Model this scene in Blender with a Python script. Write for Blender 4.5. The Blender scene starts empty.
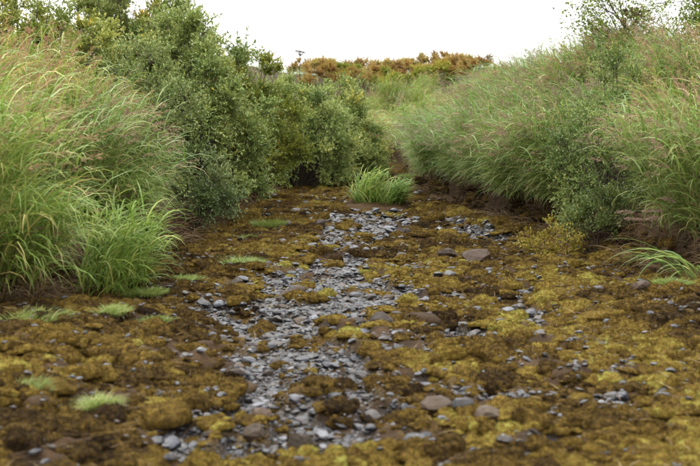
import bpy, math, random
import numpy as np
from mathutils import Vector

rng = np.random.default_rng(11)
random.seed(11)
scene = bpy.context.scene
col = scene.collection
R = math.radians

# ------------------------------------------------------------------ camera
CAM_H, FPX, HORIZON = 1.6, 1306.0, 120.0            # metres, focal length in photo pixels, horizon row
PITCH = math.atan((233.0 - HORIZON) / FPX)
cam_data = bpy.data.cameras.new("camera")
cam = bpy.data.objects.new("camera", cam_data)
col.objects.link(cam)
cam.location = (0, 0, CAM_H)
cam.rotation_euler = (math.pi / 2 - PITCH, 0, 0)
cam_data.sensor_width = 36.0
cam_data.lens = FPX / 700.0 * 36.0
cam_data.clip_end = 3000.0
cam_data.dof.use_dof = True
cam_data.dof.focus_distance = 17.0
cam_data.dof.aperture_fstop = 3.2
scene.camera = cam

# ------------------------------------------------------------------ sky, sun, exposure
SUN_EL, SUN_AZ = R(64), R(-62)
world = bpy.data.worlds.new("World")
scene.world = world
world.use_nodes = True
wn = world.node_tree
wn.nodes.clear()
w_out = wn.nodes.new("ShaderNodeOutputWorld")
w_bg = wn.nodes.new("ShaderNodeBackground")
w_sky = wn.nodes.new("ShaderNodeTexSky")
w_sky.sky_type = 'NISHITA'
w_sky.sun_disc = False
w_sky.sun_elevation = SUN_EL
w_sky.sun_rotation = SUN_AZ
w_sky.air_density = 1.0
w_sky.dust_density = 4.0
w_hsv = wn.nodes.new("ShaderNodeHueSaturation")
w_hsv.inputs["Saturation"].default_value = 0.12      # closed cloud cover: no blue left in it
w_mix = wn.nodes.new("ShaderNodeMix")
w_mix.data_type = 'RGBA'
w_mix.inputs["Factor"].default_value = 0.85
w_tc = wn.nodes.new("ShaderNodeTexCoord")
w_sep = wn.nodes.new("ShaderNodeSeparateXYZ")
w_ma = wn.nodes.new("ShaderNodeMath"); w_ma.operation = 'MULTIPLY_ADD'; w_ma.use_clamp = False
w_mx = wn.nodes.new("ShaderNodeMath"); w_mx.operation = 'MAXIMUM'; w_mx.inputs[1].default_value = 0.0
w_ma.inputs[1].default_value = 15.0; w_ma.inputs[2].default_value = 8.5     # standard overcast sky: zenith nearly three times the horizon
w_cl = wn.nodes.new("ShaderNodeCombineColor")
wn.links.new(w_tc.outputs["Generated"], w_sep.inputs[0])
wn.links.new(w_sep.outputs["Z"], w_mx.inputs[0]); wn.links.new(w_mx.outputs[0], w_ma.inputs[0])
for k in range(3): wn.links.new(w_ma.outputs[0], w_cl.inputs[k])
wn.links.new(w_cl.outputs[0], w_mix.inputs["B"])
w_bg.inputs["Strength"].default_value = 0.12
wn.links.new(w_sky.outputs[0], w_hsv.inputs["Color"])
wn.links.new(w_hsv.outputs[0], w_mix.inputs["A"])
wn.links.new(w_mix.outputs["Result"], w_bg.inputs["Color"])
wn.links.new(w_bg.outputs[0], w_out.inputs["Surface"])

sun_data = bpy.data.lights.new("sun", 'SUN')
sun_data.energy = 1.5
sun_data.angle = R(18)
sun_data.color = (1.0, 0.96, 0.9)
sun = bpy.data.objects.new("sun", sun_data)
col.objects.link(sun)
sd = Vector((math.sin(SUN_AZ) * math.cos(SUN_EL), math.cos(SUN_AZ) * math.cos(SUN_EL), math.sin(SUN_EL)))
sun.rotation_euler = sd.to_track_quat('Z', 'Y').to_euler()
sun.location = (0, 0, 30)

scene.view_settings.view_transform = 'Standard'
scene.view_settings.look = 'None'
scene.view_settings.exposure = 0.72
scene.view_settings.gamma = 1.0
scene.view_settings.use_curve_mapping = False
scene.render.engine = 'CYCLES'
scene.cycles.use_denoising = True
scene.cycles.max_bounces = 4
scene.cycles.use_adaptive_sampling = True
scene.cycles.adaptive_threshold = 0.02
scene.cycles.diffuse_bounces = 2
scene.cycles.transmission_bounces = 2
scene.cycles.transparent_max_bounces = 4
scene.cycles.caustics_reflective = False
scene.cycles.caustics_refractive = False

# ------------------------------------------------------------------ numeric helpers
def smooth(a, b, x):
    t = np.clip((x - a) / (b - a), 0, 1)
    return t * t * (3 - 2 * t)

def _hash(ix, iy, seed):
    h = (ix.astype(np.int64) * 374761393 + iy.astype(np.int64) * 668265263 + seed * 974634777) & 0xFFFFFFFF
    h = ((h ^ (h >> 13)) * 1274126177) & 0xFFFFFFFF
    return ((h ^ (h >> 16)) & 0xFFFFFF) / float(0xFFFFFF)

def vnoise(x, y, seed=0):
    x = np.asarray(x, float); y = np.asarray(y, float)
    ix = np.floor(x); iy = np.floor(y)
    fx = x - ix; fy = y - iy
    fx = fx * fx * (3 - 2 * fx); fy = fy * fy * (3 - 2 * fy)
    a = _hash(ix, iy, seed); b = _hash(ix + 1, iy, seed)
    c = _hash(ix, iy + 1, seed); d = _hash(ix + 1, iy + 1, seed)
    return (a * (1 - fx) + b * fx) * (1 - fy) + (c * (1 - fx) + d * fx) * fy * 1.0

def fbm(x, y, seed=0, octs=4):
    s = 0; amp = 0.5; tot = 0
    for o in range(octs):
        s = s + amp * vnoise(x * 2 ** o + 17.3 * o, y * 2 ** o - 9.1 * o, seed + o)
        tot += amp; amp *= 0.5
    return s / tot

ct, st = math.cos(PITCH), math.sin(PITCH)
def ray(px, py):
    dx = px - 350.0; dy = 233.0 - py
    return np.array([dx, ct * FPX + st * dy, -st * FPX + ct * dy])

def on_ground(px, py, z=0.0):
    d = ray(px, py)
    t = (z - CAM_H) / d[2]
    return float(d[0] * t), float(d[1] * t)

def at_depth(px, py, Y):
    d = ray(px, py); t = Y / d[1]
    return float(d[0] * t), Y, float(CAM_H + d[2] * t)

# ------------------------------------------------------------------ terrain shape
def left_edge(y):
    return np.interp(y, [0, 6, 10, 12, 14.5, 18, 24, 29, 31, 33, 36, 45],
                     [-2.4, -2.5, -2.8, -2.5, -2.25, -2.05, -1.85, -1.6, -0.5, 0.45, 0.95, 0.8])
def right_edge(y):
    return np.interp(y, [0, 8, 12.3, 14.4, 17.4, 20, 28, 33, 38, 45],
                     [3.6, 3.5, 3.35, 3.2, 3.06, 2.45, 1.5, 1.85, 1.7, 1.0])

def bank_dist(x, y):
    d = np.maximum(left_edge(y) - x, x - right_edge(y))
    return d + (vnoise(x * 1.3, y * 1.3, 5) - 0.5) * 0.35 + 3.0 * smooth(39, 48, y)

def height(x, y):
    x = np.asarray(x, float); y = np.asarray(y, float)
    d = bank_dist(x, y)
    z = 0.42 * smooth(-0.02, 0.28, d) + 0.55 * smooth(0.3, 2.2, d) + 0.5 * smooth(2, 9, d)
    z = z + 2.5 * smooth(35, 60, y) - 1.5 * smooth(75, 160, y)
    z = z + 0.16 * smooth(-0.7, -1.9, x) * smooth(11.5, 8.5, y) + 0.07 * smooth(1.2, 2.8, x) * smooth(14, 8, y)
    z = z + smooth(0.7, 2.4, x - right_edge(y)) * (0.22 * smooth(27, 21, y) + 0.30 * smooth(19.5, 22.5, y) * smooth(31, 26, y))
    bed = 1 - smooth(-0.1, 0.3, d)
    g = gravel(x, y)
    z = z + bed * ((fbm(x * 0.9, y * 0.9, 21, 3) - 0.5) * 0.16 + (0.5 - np.abs(2 * fbm(x * 3.6, y * 3.6, 31, 3) - 1)) * 0.17 * (1 - 0.85 * g) - 0.035 * g)
    z = z + (1 - bed) * (fbm(x * 1.1, y * 1.1, 41, 3) - 0.5) * 0.35
    return z

# shingle patches in the bed: x, y, rx, ry
GRAVEL = []
def grav(px, py, rx, ry):
    x, y = on_ground(px, py)
    x2, _ = on_ground(px + rx, py)
    _, y1 = on_ground(px, py - ry); _, y2 = on_ground(px, py + ry)
    GRAVEL.append((x, (y1 + y2) / 2, abs(x2 - x), abs(y1 - y2) / 2))
for a in [(335, 268, 30, 8), (300, 378, 36, 12), (270, 388, 32, 11), (310, 430, 50, 12), (360, 428, 40, 10), (325, 345, 50, 12), (232, 297, 36, 11), (228, 316, 34, 10), (365, 318, 40, 12), (380, 292, 36, 8), (250, 340, 40, 10), (300, 455, 60, 12), (190, 445, 30, 14), (280, 420, 50, 10), (330, 405, 34, 9), (350, 345, 30, 8), (375, 380, 30, 6), (430, 300, 30, 5), (450, 395, 30, 6), (345, 241, 30, 12), (375, 232, 34, 7), (352, 222, 26, 5), (425, 222, 40, 5), (480, 236, 32, 9), (400, 212, 26, 3),
          (300, 300, 75, 14), (250, 305, 40, 16), (330, 285, 60, 9), (290, 330, 52, 16), (330, 325, 40, 12), (345, 300, 35, 14),
          (265, 362, 32, 15), (300, 352, 40, 14), (345, 365, 26, 9), (235, 425, 44, 11), (215, 452, 48, 14), (255, 403, 30, 9),
          (370, 395, 30, 6), (460, 345, 26, 8), (478, 332, 24, 6), (528, 293, 16, 5), (530, 318, 26, 8), (590, 402, 46, 9), (555, 398, 30, 8),
          (500, 405, 36, 7), (410, 450, 52, 9), (350, 440, 30, 8), (530, 430, 26, 7), (650, 402, 24, 5), (555, 445, 40, 8), (400, 415, 30, 6),
          (430, 383, 26, 5), (390, 300, 40, 6), (410, 270, 26, 4), (352, 262, 18, 4), (480, 455, 40, 8), (640, 440, 26, 5), (405, 355, 22, 5)]:
    grav(*a)
def gravel(x, y):
    x = np.asarray(x, float); y = np.asarray(y, float)
    wx = x + (fbm(x * 2.6, y * 2.2, 51, 3) - 0.5) * 0.28
    wy = y + (fbm(x * 2.6, y * 2.2, 61, 3) - 0.5) * 0.5
    m = np.zeros_like(wx)
    for gx, gy, rx, ry in GRAVEL:
        q = np.sqrt(((wx - gx) / rx) ** 2 + ((wy - gy) / ry) ** 2)
        m = np.maximum(m, 1 - smooth(0.8, 1.3, q))
    n = fbm(x * 4.5, y * 3.2, 71, 2)
    return np.clip(m * smooth(0.25, 0.44, n), 0, 1)

# ------------------------------------------------------------------ object helpers
def tag(o, label=None, cat=None, group=None, kind=None):
    if label: o["label"] = label
    if cat: o["category"] = cat
    if group: o["group"] = group
    if kind: o["kind"] = kind
    return o

def thing(name, loc, label, cat, group=None, rz=0.0, scale=1.0):
    o = bpy.data.objects.new(name, None)
    o.empty_display_size = 0.1
    col.objects.link(o)
    o.location = loc
    o.rotation_euler = (0, 0, rz)
    o.scale = (scale,) * 3 if not hasattr(scale, "__len__") else scale
    return tag(o, label, cat, group)

class Builder:
    """collects vertex and face arrays and makes one mesh of them"""
    def __init__(self):
        self.v, self.f, self.t, self.n = [], [], [], 0
    def add(self, verts, faces, tint):
        verts = np.asarray(verts, np.float32).reshape(-1, 3)
        tint = np.broadcast_to(np.asarray(tint, np.float32).reshape(-1), (len(verts),)) if np.size(tint) == 1 else np.asarray(tint, np.float32).reshape(-1)
        self.v.append(verts); self.t.append(tint)
        self.f.append(np.asarray(faces, np.int64) + self.n)
        self.n += len(verts)
        return self
    def mesh(self, name, mat, smooth_shade=False):
        me = bpy.data.meshes.new(name)
        if not self.v:
            return me
        v = np.concatenate(self.v)
        loops = np.concatenate([f.reshape(-1) for f in self.f]).astype(np.int32)
        tot = np.concatenate([np.full(len(f), f.shape[1], np.int32) for f in self.f])
        me.vertices.add(len(v)); me.vertices.foreach_set("co", v.reshape(-1))
        me.loops.add(len(loops)); me.loops.foreach_set("vertex_index", loops)
        me.polygons.add(len(tot))
        start = np.zeros(len(tot), np.int32); start[1:] = np.cumsum(tot)[:-1]
        me.polygons.foreach_set("loop_start", start)
        me.update(calc_edges=True)
        a = me.attributes.new("tint", 'FLOAT', 'POINT')
        a.data.foreach_set("value", np.concatenate(self.t).astype(np.float32))
        me.polygons.foreach_set("use_smooth", np.full(len(tot), smooth_shade))
        me.materials.append(mat)
        return me
    def obj(self, name, mat, parent=None, smooth_shade=False, kind=None):
        o = bpy.data.objects.new(name, self.mesh(name, mat, smooth_shade))
        col.objects.link(o)
        if parent is not None: o.parent = parent
        if kind: o["kind"] = kind
        return o

def copy_tree(src, loc, rz, scale, label, group=None, color=None):
    r = src.copy(); col.objects.link(r)
    r.location = loc; r.rotation_euler = (0, 0, rz)
    r.scale = (scale,) * 3 if not hasattr(scale, "__len__") else scale
    r["label"] = label
    if group: r["group"] = group
    def kids(a, b):
        for ch in a.children:
            c = ch.copy(); col.objects.link(c); c.parent = b
            kids(ch, c)
            if color: c.color = color
    kids(src, r)
    return r

def set_color(o, c):
    for ch in o.children:
        ch.color = c

# ------------------------------------------------------------------ materials
def ramp_node(nt, stops):
    r = nt.nodes.new("ShaderNodeValToRGB")
    e = r.color_ramp.elements
    e[0].position = stops[0][0]; e[0].color = (*stops[0][1], 1)
    e[1].position = stops[-1][0]; e[1].color = (*stops[-1][1], 1)
    for p, c in stops[1:-1]:
        k = e.new(p); k.color = (*c, 1)
    return r

def leaf_mat(name, stops, trans=0.3, rough=0.5, spec=0.35, noise=0.25):
    m = bpy.data.materials.new(name); m.use_nodes = True
    nt = m.node_tree; L = nt.links
    nt.nodes.clear()
    out = nt.nodes.new("ShaderNodeOutputMaterial")
    at = nt.nodes.new("ShaderNodeAttribute"); at.attribute_name = "tint"
    oi = nt.nodes.new("ShaderNodeObjectInfo")
    geo = nt.nodes.new("ShaderNodeNewGeometry")
    nz = nt.nodes.new("ShaderNodeTexNoise"); nz.inputs["Scale"].default_value = 1.7; nz.inputs["Detail"].default_value = 2
    L.new(geo.outputs["Position"], nz.inputs["Vector"])
    ma = nt.nodes.new("ShaderNodeMath"); ma.operation = 'MULTIPLY_ADD'
    L.new(nz.outputs["Fac"], ma.inputs[0]); ma.inputs[1].default_value = noise
    L.new(at.outputs["Fac"], ma.inputs[2])
    sb = nt.nodes.new("ShaderNodeMath"); sb.operation = 'SUBTRACT'; sb.inputs[1].default_value = noise * 0.5
    L.new(ma.outputs[0], sb.inputs[0])
    rp = ramp_node(nt, stops); L.new(sb.outputs[0], rp.inputs["Fac"])
    mx = nt.nodes.new("ShaderNodeMix"); mx.data_type = 'RGBA'; mx.blend_type = 'MULTIPLY'
    mx.inputs["Factor"].default_value = 1
    L.new(rp.outputs["Color"], mx.inputs["A"]); L.new(oi.outputs["Color"], mx.inputs["B"])
    bs = nt.nodes.new("ShaderNodeBsdfPrincipled")
    bs.inputs["Roughness"].default_value = rough
    bs.inputs["Specular IOR Level"].default_value = spec
    L.new(mx.outputs["Result"], bs.inputs["Base Color"])
    if trans > 0:
        tr = nt.nodes.new("ShaderNodeBsdfTranslucent")
        L.new(mx.outputs["Result"], tr.inputs["Color"])
        ms = nt.nodes.new("ShaderNodeMixShader"); ms.inputs[0].default_value = trans
        L.new(bs.outputs[0], ms.inputs[1]); L.new(tr.outputs[0], ms.inputs[2])
        L.new(ms.outputs[0], out.inputs["Surface"])
    else:
        L.new(bs.outputs[0], out.inputs["Surface"])
    return m

M = {}
M["willow"] = leaf_mat("willow_leaf", [(0, (0.045, 0.075, 0.018)), (0.4, (0.13, 0.18, 0.052)), (0.75, (0.25, 0.29, 0.105)), (0.93, (0.36, 0.36, 0.12)), (1, (0.46, 0.37, 0.07))], trans=0.2, rough=0.42, spec=0.5)
M["alder"] = leaf_mat("alder_leaf", [(0, (0.055, 0.085, 0.014)), (0.4, (0.15, 0.195, 0.03)), (0.75, (0.24, 0.26, 0.04)), (0.95, (0.40, 0.34, 0.05)), (1, (0.45, 0.26, 0.04))])
M["yellow"] = leaf_mat("yellowing_leaf", [(0, (0.12, 0.10, 0.015)), (0.45, (0.30, 0.23, 0.03)), (0.8, (0.46, 0.35, 0.05)), (1, (0.55, 0.42, 0.08))])
M["orange"] = leaf_mat("autumn_leaf", [(0, (0.10, 0.05, 0.018)), (0.3, (0.22, 0.12, 0.04)), (0.6, (0.32, 0.195, 0.06)), (0.85, (0.36, 0.26, 0.08)), (1, (0.26, 0.26, 0.07))])
M["reed"] = leaf_mat("reed_blade", [(0, (0.045, 0.10, 0.018)), (0.35, (0.125, 0.21, 0.042)), (0.7, (0.225, 0.31, 0.08)), (0.9, (0.38, 0.39, 0.14)), (1, (0.42, 0.33, 0.16))], trans=0.35, rough=0.42, spec=0.45)
M["grass"] = leaf_mat("fine_grass", [(0, (0.12, 0.17, 0.03)), (0.4, (0.22, 0.29, 0.06)), (0.75, (0.36, 0.39, 0.13)), (1, (0.50, 0.42, 0.22))], trans=0.35)
M["lush"] = leaf_mat("lush_grass", [(0, (0.06, 0.11, 0.02)), (0.4, (0.155, 0.24, 0.05)), (0.8, (0.30, 0.37, 0.09)), (1, (0.42, 0.40, 0.16))], trans=0.4)
M["plume"] = leaf_mat("reed_plume", [(0, (0.15, 0.095, 0.075)), (0.5, (0.29, 0.195, 0.145)), (1, (0.42, 0.33, 0.24))], trans=0.3, rough=0.8, spec=0.1)
M["straw"] = leaf_mat("dead_stalk", [(0, (0.05, 0.03, 0.018)), (0.5, (0.15, 0.10, 0.055)), (1, (0.33, 0.26, 0.15))], trans=0.1, rough=0.8, spec=0.1)
M["bark"] = leaf_mat("bark", [(0, (0.03, 0.022, 0.018)), (1, (0.10, 0.08, 0.06))], trans=0, rough=0.85, spec=0.2)
M["redstem"] = leaf_mat("reddish_stem", [(0, (0.10, 0.04, 0.025)), (1, (0.20, 0.10, 0.06))], trans=0, rough=0.7)
M["umbel"] = leaf_mat("dry_umbel", [(0, (0.025, 0.018, 0.016)), (1, (0.06, 0.04, 0.035))], trans=0, rough=0.9)

def moss_mat():
    """moss: tone of the whole cushion ("tone", per cushion) plus fine variation on it"""
    m = bpy.data.materials.new("moss"); m.use_nodes = True
    nt = m.node_tree; L = nt.links
    bs = nt.nodes["Principled BSDF"]
    geo = nt.nodes.new("ShaderNodeNewGeometry")
    n1 = nt.nodes.new("ShaderNodeTexNoise"); n1.inputs["Scale"].default_value = 34; n1.inputs["Detail"].default_value = 4
    n2 = nt.nodes.new("ShaderNodeTexNoise"); n2.inputs["Scale"].default_value = 120; n2.inputs["Detail"].default_value = 3
    L.new(geo.outputs["Position"], n1.inputs["Vector"]); L.new(geo.outputs["Position"], n2.inputs["Vector"])
    ti = nt.nodes.new("ShaderNodeAttribute"); ti.attribute_name = "tone"; ti.attribute_type = 'INSTANCER'
    tg = nt.nodes.new("ShaderNodeAttribute"); tg.attribute_name = "tint"
    oi = nt.nodes.new("ShaderNodeObjectInfo")
    def add(a, b_, k):
        q = nt.nodes.new("ShaderNodeMath"); q.operation = 'MULTIPLY_ADD'; q.inputs[1].default_value = k
        L.new(a, q.inputs[0]); L.new(b_, q.inputs[2]); return q.outputs[0]
    v = add(n1.outputs["Fac"], ti.outputs["Fac"], 1.0)
    v = add(n2.outputs["Fac"], v, 0.6)
    v = add(tg.outputs["Fac"], v, 0.45)
    v = add(oi.outputs["Alpha"], v, 1.0)             # single cushions carry their tone in the object colour's alpha
    sb = nt.nodes.new("ShaderNodeMath"); sb.operation = 'SUBTRACT'; sb.inputs[1].default_value = 2.02
    L.new(v, sb.inputs[0])
    rp = ramp_node(nt, [(0, (0.008, 0.005, 0.003)), (0.25, (0.024, 0.014, 0.005)), (0.48, (0.066, 0.041, 0.010)), (0.70, (0.126, 0.080, 0.016)), (0.88, (0.170, 0.128, 0.025)), (1, (0.21, 0.20, 0.045))])
    L.new(sb.outputs[0], rp.inputs["Fac"])
    L.new(rp.outputs["Color"], bs.inputs["Base Color"])
    bs.inputs["Roughness"].default_value = 0.95; bs.inputs["Specular IOR Level"].default_value = 0.08
    bp = nt.nodes.new("ShaderNodeBump"); bp.inputs["Strength"].default_value = 0.8; bp.inputs["Distance"].default_value = 0.012
    L.new(n2.outputs["Fac"], bp.inputs["Height"]); L.new(bp.outputs[0], bs.inputs["Normal"])
    return m
M["moss"] = moss_mat()

def rock_mat(name, stops, rough, per_object, spec=0.5):
    m = bpy.data.materials.new(name); m.use_nodes = True
    nt = m.node_tree; L = nt.links
    bs = nt.nodes["Principled BSDF"]
    geo = nt.nodes.new("ShaderNodeNewGeometry")
    nz = nt.nodes.new("ShaderNodeTexNoise"); nz.inputs["Scale"].default_value = 26; nz.inputs["Detail"].default_value = 5
    L.new(geo.outputs["Position"], nz.inputs["Vector"])
    if per_object:
        src = nt.nodes.new("ShaderNodeObjectInfo").outputs["Random"]
    else:
        a = nt.nodes.new("ShaderNodeAttribute"); a.attribute_name = "tone"; a.attribute_type = 'INSTANCER'; src = a.outputs["Fac"]
    ma = nt.nodes.new("ShaderNodeMath"); ma.operation = 'MULTIPLY_ADD'; ma.inputs[1].default_value = 0.3
    L.new(nz.outputs["Fac"], ma.inputs[0]); L.new(src, ma.inputs[2])
    sb = nt.nodes.new("ShaderNodeMath"); sb.operation = 'SUBTRACT'; sb.inputs[1].default_value = 0.15
    L.new(ma.outputs[0], sb.inputs[0])
    rp = ramp_node(nt, stops); L.new(sb.outputs[0], rp.inputs["Fac"])
    mx = nt.nodes.new("ShaderNodeMix"); mx.data_type = 'RGBA'; mx.blend_type = 'MULTIPLY'; mx.inputs["Factor"].default_value = 1
    oi = nt.nodes.new("ShaderNodeObjectInfo")
    L.new(rp.outputs["Color"], mx.inputs["A"]); L.new(oi.outputs["Color"], mx.inputs["B"])
    L.new(mx.outputs["Result"], bs.inputs["Base Color"])
    rr = nt.nodes.new("ShaderNodeMapRange"); rr.inputs["To Min"].default_value = rough - 0.15; rr.inputs["To Max"].default_value = rough + 0.2
    L.new(nz.outputs["Fac"], rr.inputs["Value"]); L.new(rr.outputs[0], bs.inputs["Roughness"])
    bp = nt.nodes.new("ShaderNodeBump"); bp.inputs["Strength"].default_value = 0.7; bp.inputs["Distance"].default_value = 0.015
    L.new(nz.outputs["Fac"], bp.inputs["Height"]); L.new(bp.outputs[0], bs.inputs["Normal"])
    bs.inputs["Specular IOR Level"].default_value = spec
    return m
STONE = [(0, (0.008, 0.008, 0.008)), (0.22, (0.016, 0.016, 0.018)), (0.45, (0.032, 0.033, 0.039)), (0.58, (0.028, 0.019, 0.012)), (0.72, (0.026, 0.018, 0.012)), (0.84, (0.036, 0.037, 0.041)), (0.95, (0.068, 0.070, 0.076)), (1, (0.13, 0.13, 0.135))]
M["stone"] = rock_mat("wet_stone", STONE, 0.42, True)
M["pebble"] = rock_mat("pebble", STONE, 0.42, False)
M["brownstone"] = rock_mat("brown_stone", [(0, (0.024, 0.017, 0.011)), (1, (0.070, 0.048, 0.030))], 0.6, True, 0.25)
M["mud"] = rock_mat("bare_mud", [(0, (0.026, 0.015, 0.007)), (1, (0.062, 0.037, 0.016))], 0.8, True, 0.12)

def ground_mat():
    m = bpy.data.materials.new("stream_bed_ground"); m.use_nodes = True
    nt = m.node_tree; L = nt.links
    bs = nt.nodes["Principled BSDF"]
    geo = nt.nodes.new("ShaderNodeNewGeometry")
    def noise(s, d=5):
        n = nt.nodes.new("ShaderNodeTexNoise"); n.inputs["Scale"].default_value = s; n.inputs["Detail"].default_value = d
        L.new(geo.outputs["Position"], n.inputs["Vector"]); return n
    def attr(n):
        a = nt.nodes.new("ShaderNodeAttribute"); a.attribute_name = n; return a
    n1, n2 = noise(7), noise(60, 4)
    mud = ramp_node(nt, [(0.3, (0.020, 0.012, 0.006)), (0.7, (0.058, 0.034, 0.016))]); L.new(n1.outputs["Fac"], mud.inputs["Fac"])
    mos = ramp_node(nt, [(0.3, (0.025, 0.015, 0.005)), (0.55, (0.07, 0.042, 0.010)), (0.75, (0.12, 0.08, 0.016))]); L.new(n2.outputs["Fac"], mos.inputs["Fac"])
    gra = ramp_node(nt, [(0.35, (0.02, 0.017, 0.015)), (0.6, (0.06, 0.055, 0.053)), (0.75, (0.11, 0.105, 0.105))]); L.new(n2.outputs["Fac"], gra.inputs["Fac"])
    x1 = nt.nodes.new("ShaderNodeMix"); x1.data_type = 'RGBA'
    L.new(attr("moss").outputs["Fac"], x1.inputs["Factor"]); L.new(mud.outputs[0], x1.inputs["A"]); L.new(mos.outputs[0], x1.inputs["B"])
    x2 = nt.nodes.new("ShaderNodeMix"); x2.data_type = 'RGBA'
    L.new(attr("tint").outputs["Fac"], x2.inputs["Factor"]); L.new(x1.outputs["Result"], x2.inputs["A"]); L.new(gra.outputs[0], x2.inputs["B"])
    L.new(x2.outputs["Result"], bs.inputs["Base Color"])
    bs.inputs["Roughness"].default_value = 0.9
    bs.inputs["Specular IOR Level"].default_value = 0.12
    bp = nt.nodes.new("ShaderNodeBump"); bp.inputs["Strength"].default_value = 0.8; bp.inputs["Distance"].default_value = 0.02
    L.new(n2.outputs["Fac"], bp.inputs["Height"]); L.new(bp.outputs[0], bs.inputs["Normal"])
    return m
M["ground"] = ground_mat()

# ------------------------------------------------------------------ ground sheet
def axis(lo, hi, step_fn, far_lo, far_hi):
    a = [lo]
    while a[-1] < hi: a.append(a[-1] + step_fn(a[-1]))
    s = step_fn(a[-1])
    while a[-1] < far_hi: s *= 1.35; a.append(a[-1] + s)
    b = []; s = step_fn(lo); p = lo
    while p > far_lo: s *= 1.35; p -= s; b.append(p)
    return np.array(b[::-1] + a)
gx = axis(-4.0, 4.0, lambda v: 0.028, -900, 900)
gy = axis(5.0, 40.0, lambda v: 0.0042 * v, -60, 1500)
GX, GY = np.meshgrid(gx, gy)
GZ = height(GX, GY)
nx, ny = len(gx), len(gy)
idx = np.arange(nx * ny).reshape(ny, nx)
gf = np.stack([idx[:-1, :-1], idx[:-1, 1:], idx[1:, 1:], idx[1:, :-1]], -1).reshape(-1, 4)
gm = gravel(GX, GY)
def moss_cover(x, y):
    n = fbm(x * 3.0, y * 2.4, 91, 3)
    return smooth(0.36, 0.5, n) * (1 - smooth(-0.15, 0.15, bank_dist(x, y)))
b = Builder(); b.add(np.stack([GX, GY, GZ], -1), gf, gm.reshape(-1))
ground = b.obj("ground", M["ground"], None, True, "structure")
a = ground.data.attributes.new("moss", 'FLOAT', 'POINT')
a.data.foreach_set("value", moss_cover(GX, GY).reshape(-1).astype(np.float32))
tag(ground, "brown muddy stream bed with low earth banks on both sides", "ground")

# ------------------------------------------------------------------ shape prototypes
def octa(sub):
    v = [(1, 0, 0), (-1, 0, 0), (0, 1, 0), (0, -1, 0), (0, 0, 1), (0, 0, -1)]
    f = [(0, 2, 4), (2, 1, 4), (1, 3, 4), (3, 0, 4), (2, 0, 5), (1, 2, 5), (3, 1, 5), (0, 3, 5)]
    v = [np.array(p, float) for p in v]
    for _ in range(sub):
        mid = {}; nf = []
        def m(i, j):
            k = (min(i, j), max(i, j))
            if k not in mid:
                p = v[i] + v[j]; v.append(p / np.linalg.norm(p)); mid[k] = len(v) - 1
            return mid[k]
        for p, q, r in f:
            x, y, z = m(p, q), m(q, r), m(r, p)
            nf += [(p, x, z), (x, q, y), (z, y, r), (x, y, z)]
        f = nf
    return np.array(v), np.array(f)

def stone_shape(seed, sub=2, cuts=9, flat=0.55):
    r = np.random.default_rng(seed)
    v, f = octa(sub)
    v = v.copy()
    for _ in range(cuts):
        n = r.normal(size=3); n /= np.linalg.norm(n)
        d = r.uniform(0.55, 0.92)
        k = v @ n - d
        v -= np.where(k > 0, k, 0)[:, None] * n * 0.92
    v += r.normal(size=v.shape) * 0.018
    v *= np.array([1.0, r.uniform(0.65, 0.95), flat * r.uniform(0.75, 1.25)])
    return v, f

def lump_shape(seed, sub=2):
    r = np.random.default_rng(seed)
    v, f = octa(sub)
    ph = r.uniform(0, 6.28, (6, 3)); fr = r.normal(size=(6, 3)) * np.array([1.6, 1.6, 1.3])
    n = sum(np.sin(v @ fr[i] * 1.5 + ph[i, 0]) for i in range(6)) / 6
    v = v * (1 + 0.42 * n)[:, None]
    n2 = np.sin(v[:, 0] * 7 + ph[0, 1]) * np.sin(v[:, 1] * 7 + ph[1, 1])
    v = v * (1 + 0.10 * n2)[:, None]
    v *= np.array([1.0, r.uniform(0.7, 1.0), r.uniform(0.42, 0.6)])
    keep = f[(v[f][:, :, 2] > -0.25).any(1)]
    return v, keep

def tile(builder, pv, pf, pos, scl, rz, tint, tilt=None):
    """many turned and scaled copies of a small shape in one mesh"""
    N, n = len(pos), len(pv)
    c, s = np.cos(rz), np.sin(rz)
    q = pv[None] * scl[:, None, :]
    if tilt is not None:
        ca, sa = np.cos(tilt), np.sin(tilt)
        q = np.stack([q[..., 0] * ca[:, None] + q[..., 2] * sa[:, None], q[..., 1], -q[..., 0] * sa[:, None] + q[..., 2] * ca[:, None]], -1)
    x = q[..., 0] * c[:, None] - q[..., 1] * s[:, None]
    y = q[..., 0] * s[:, None] + q[..., 1] * c[:, None]
    v = np.stack([x, y, q[..., 2]], -1) + pos[:, None, :]
    f = (pf[None] + (np.arange(N) * n)[:, None, None]).reshape(-1, pf.shape[1])
    t = np.asarray(tint)
    t = np.repeat(t, n) if t.ndim == 1 else t.reshape(-1)
    builder.add(v.reshape(-1, 3), f, t)

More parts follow.
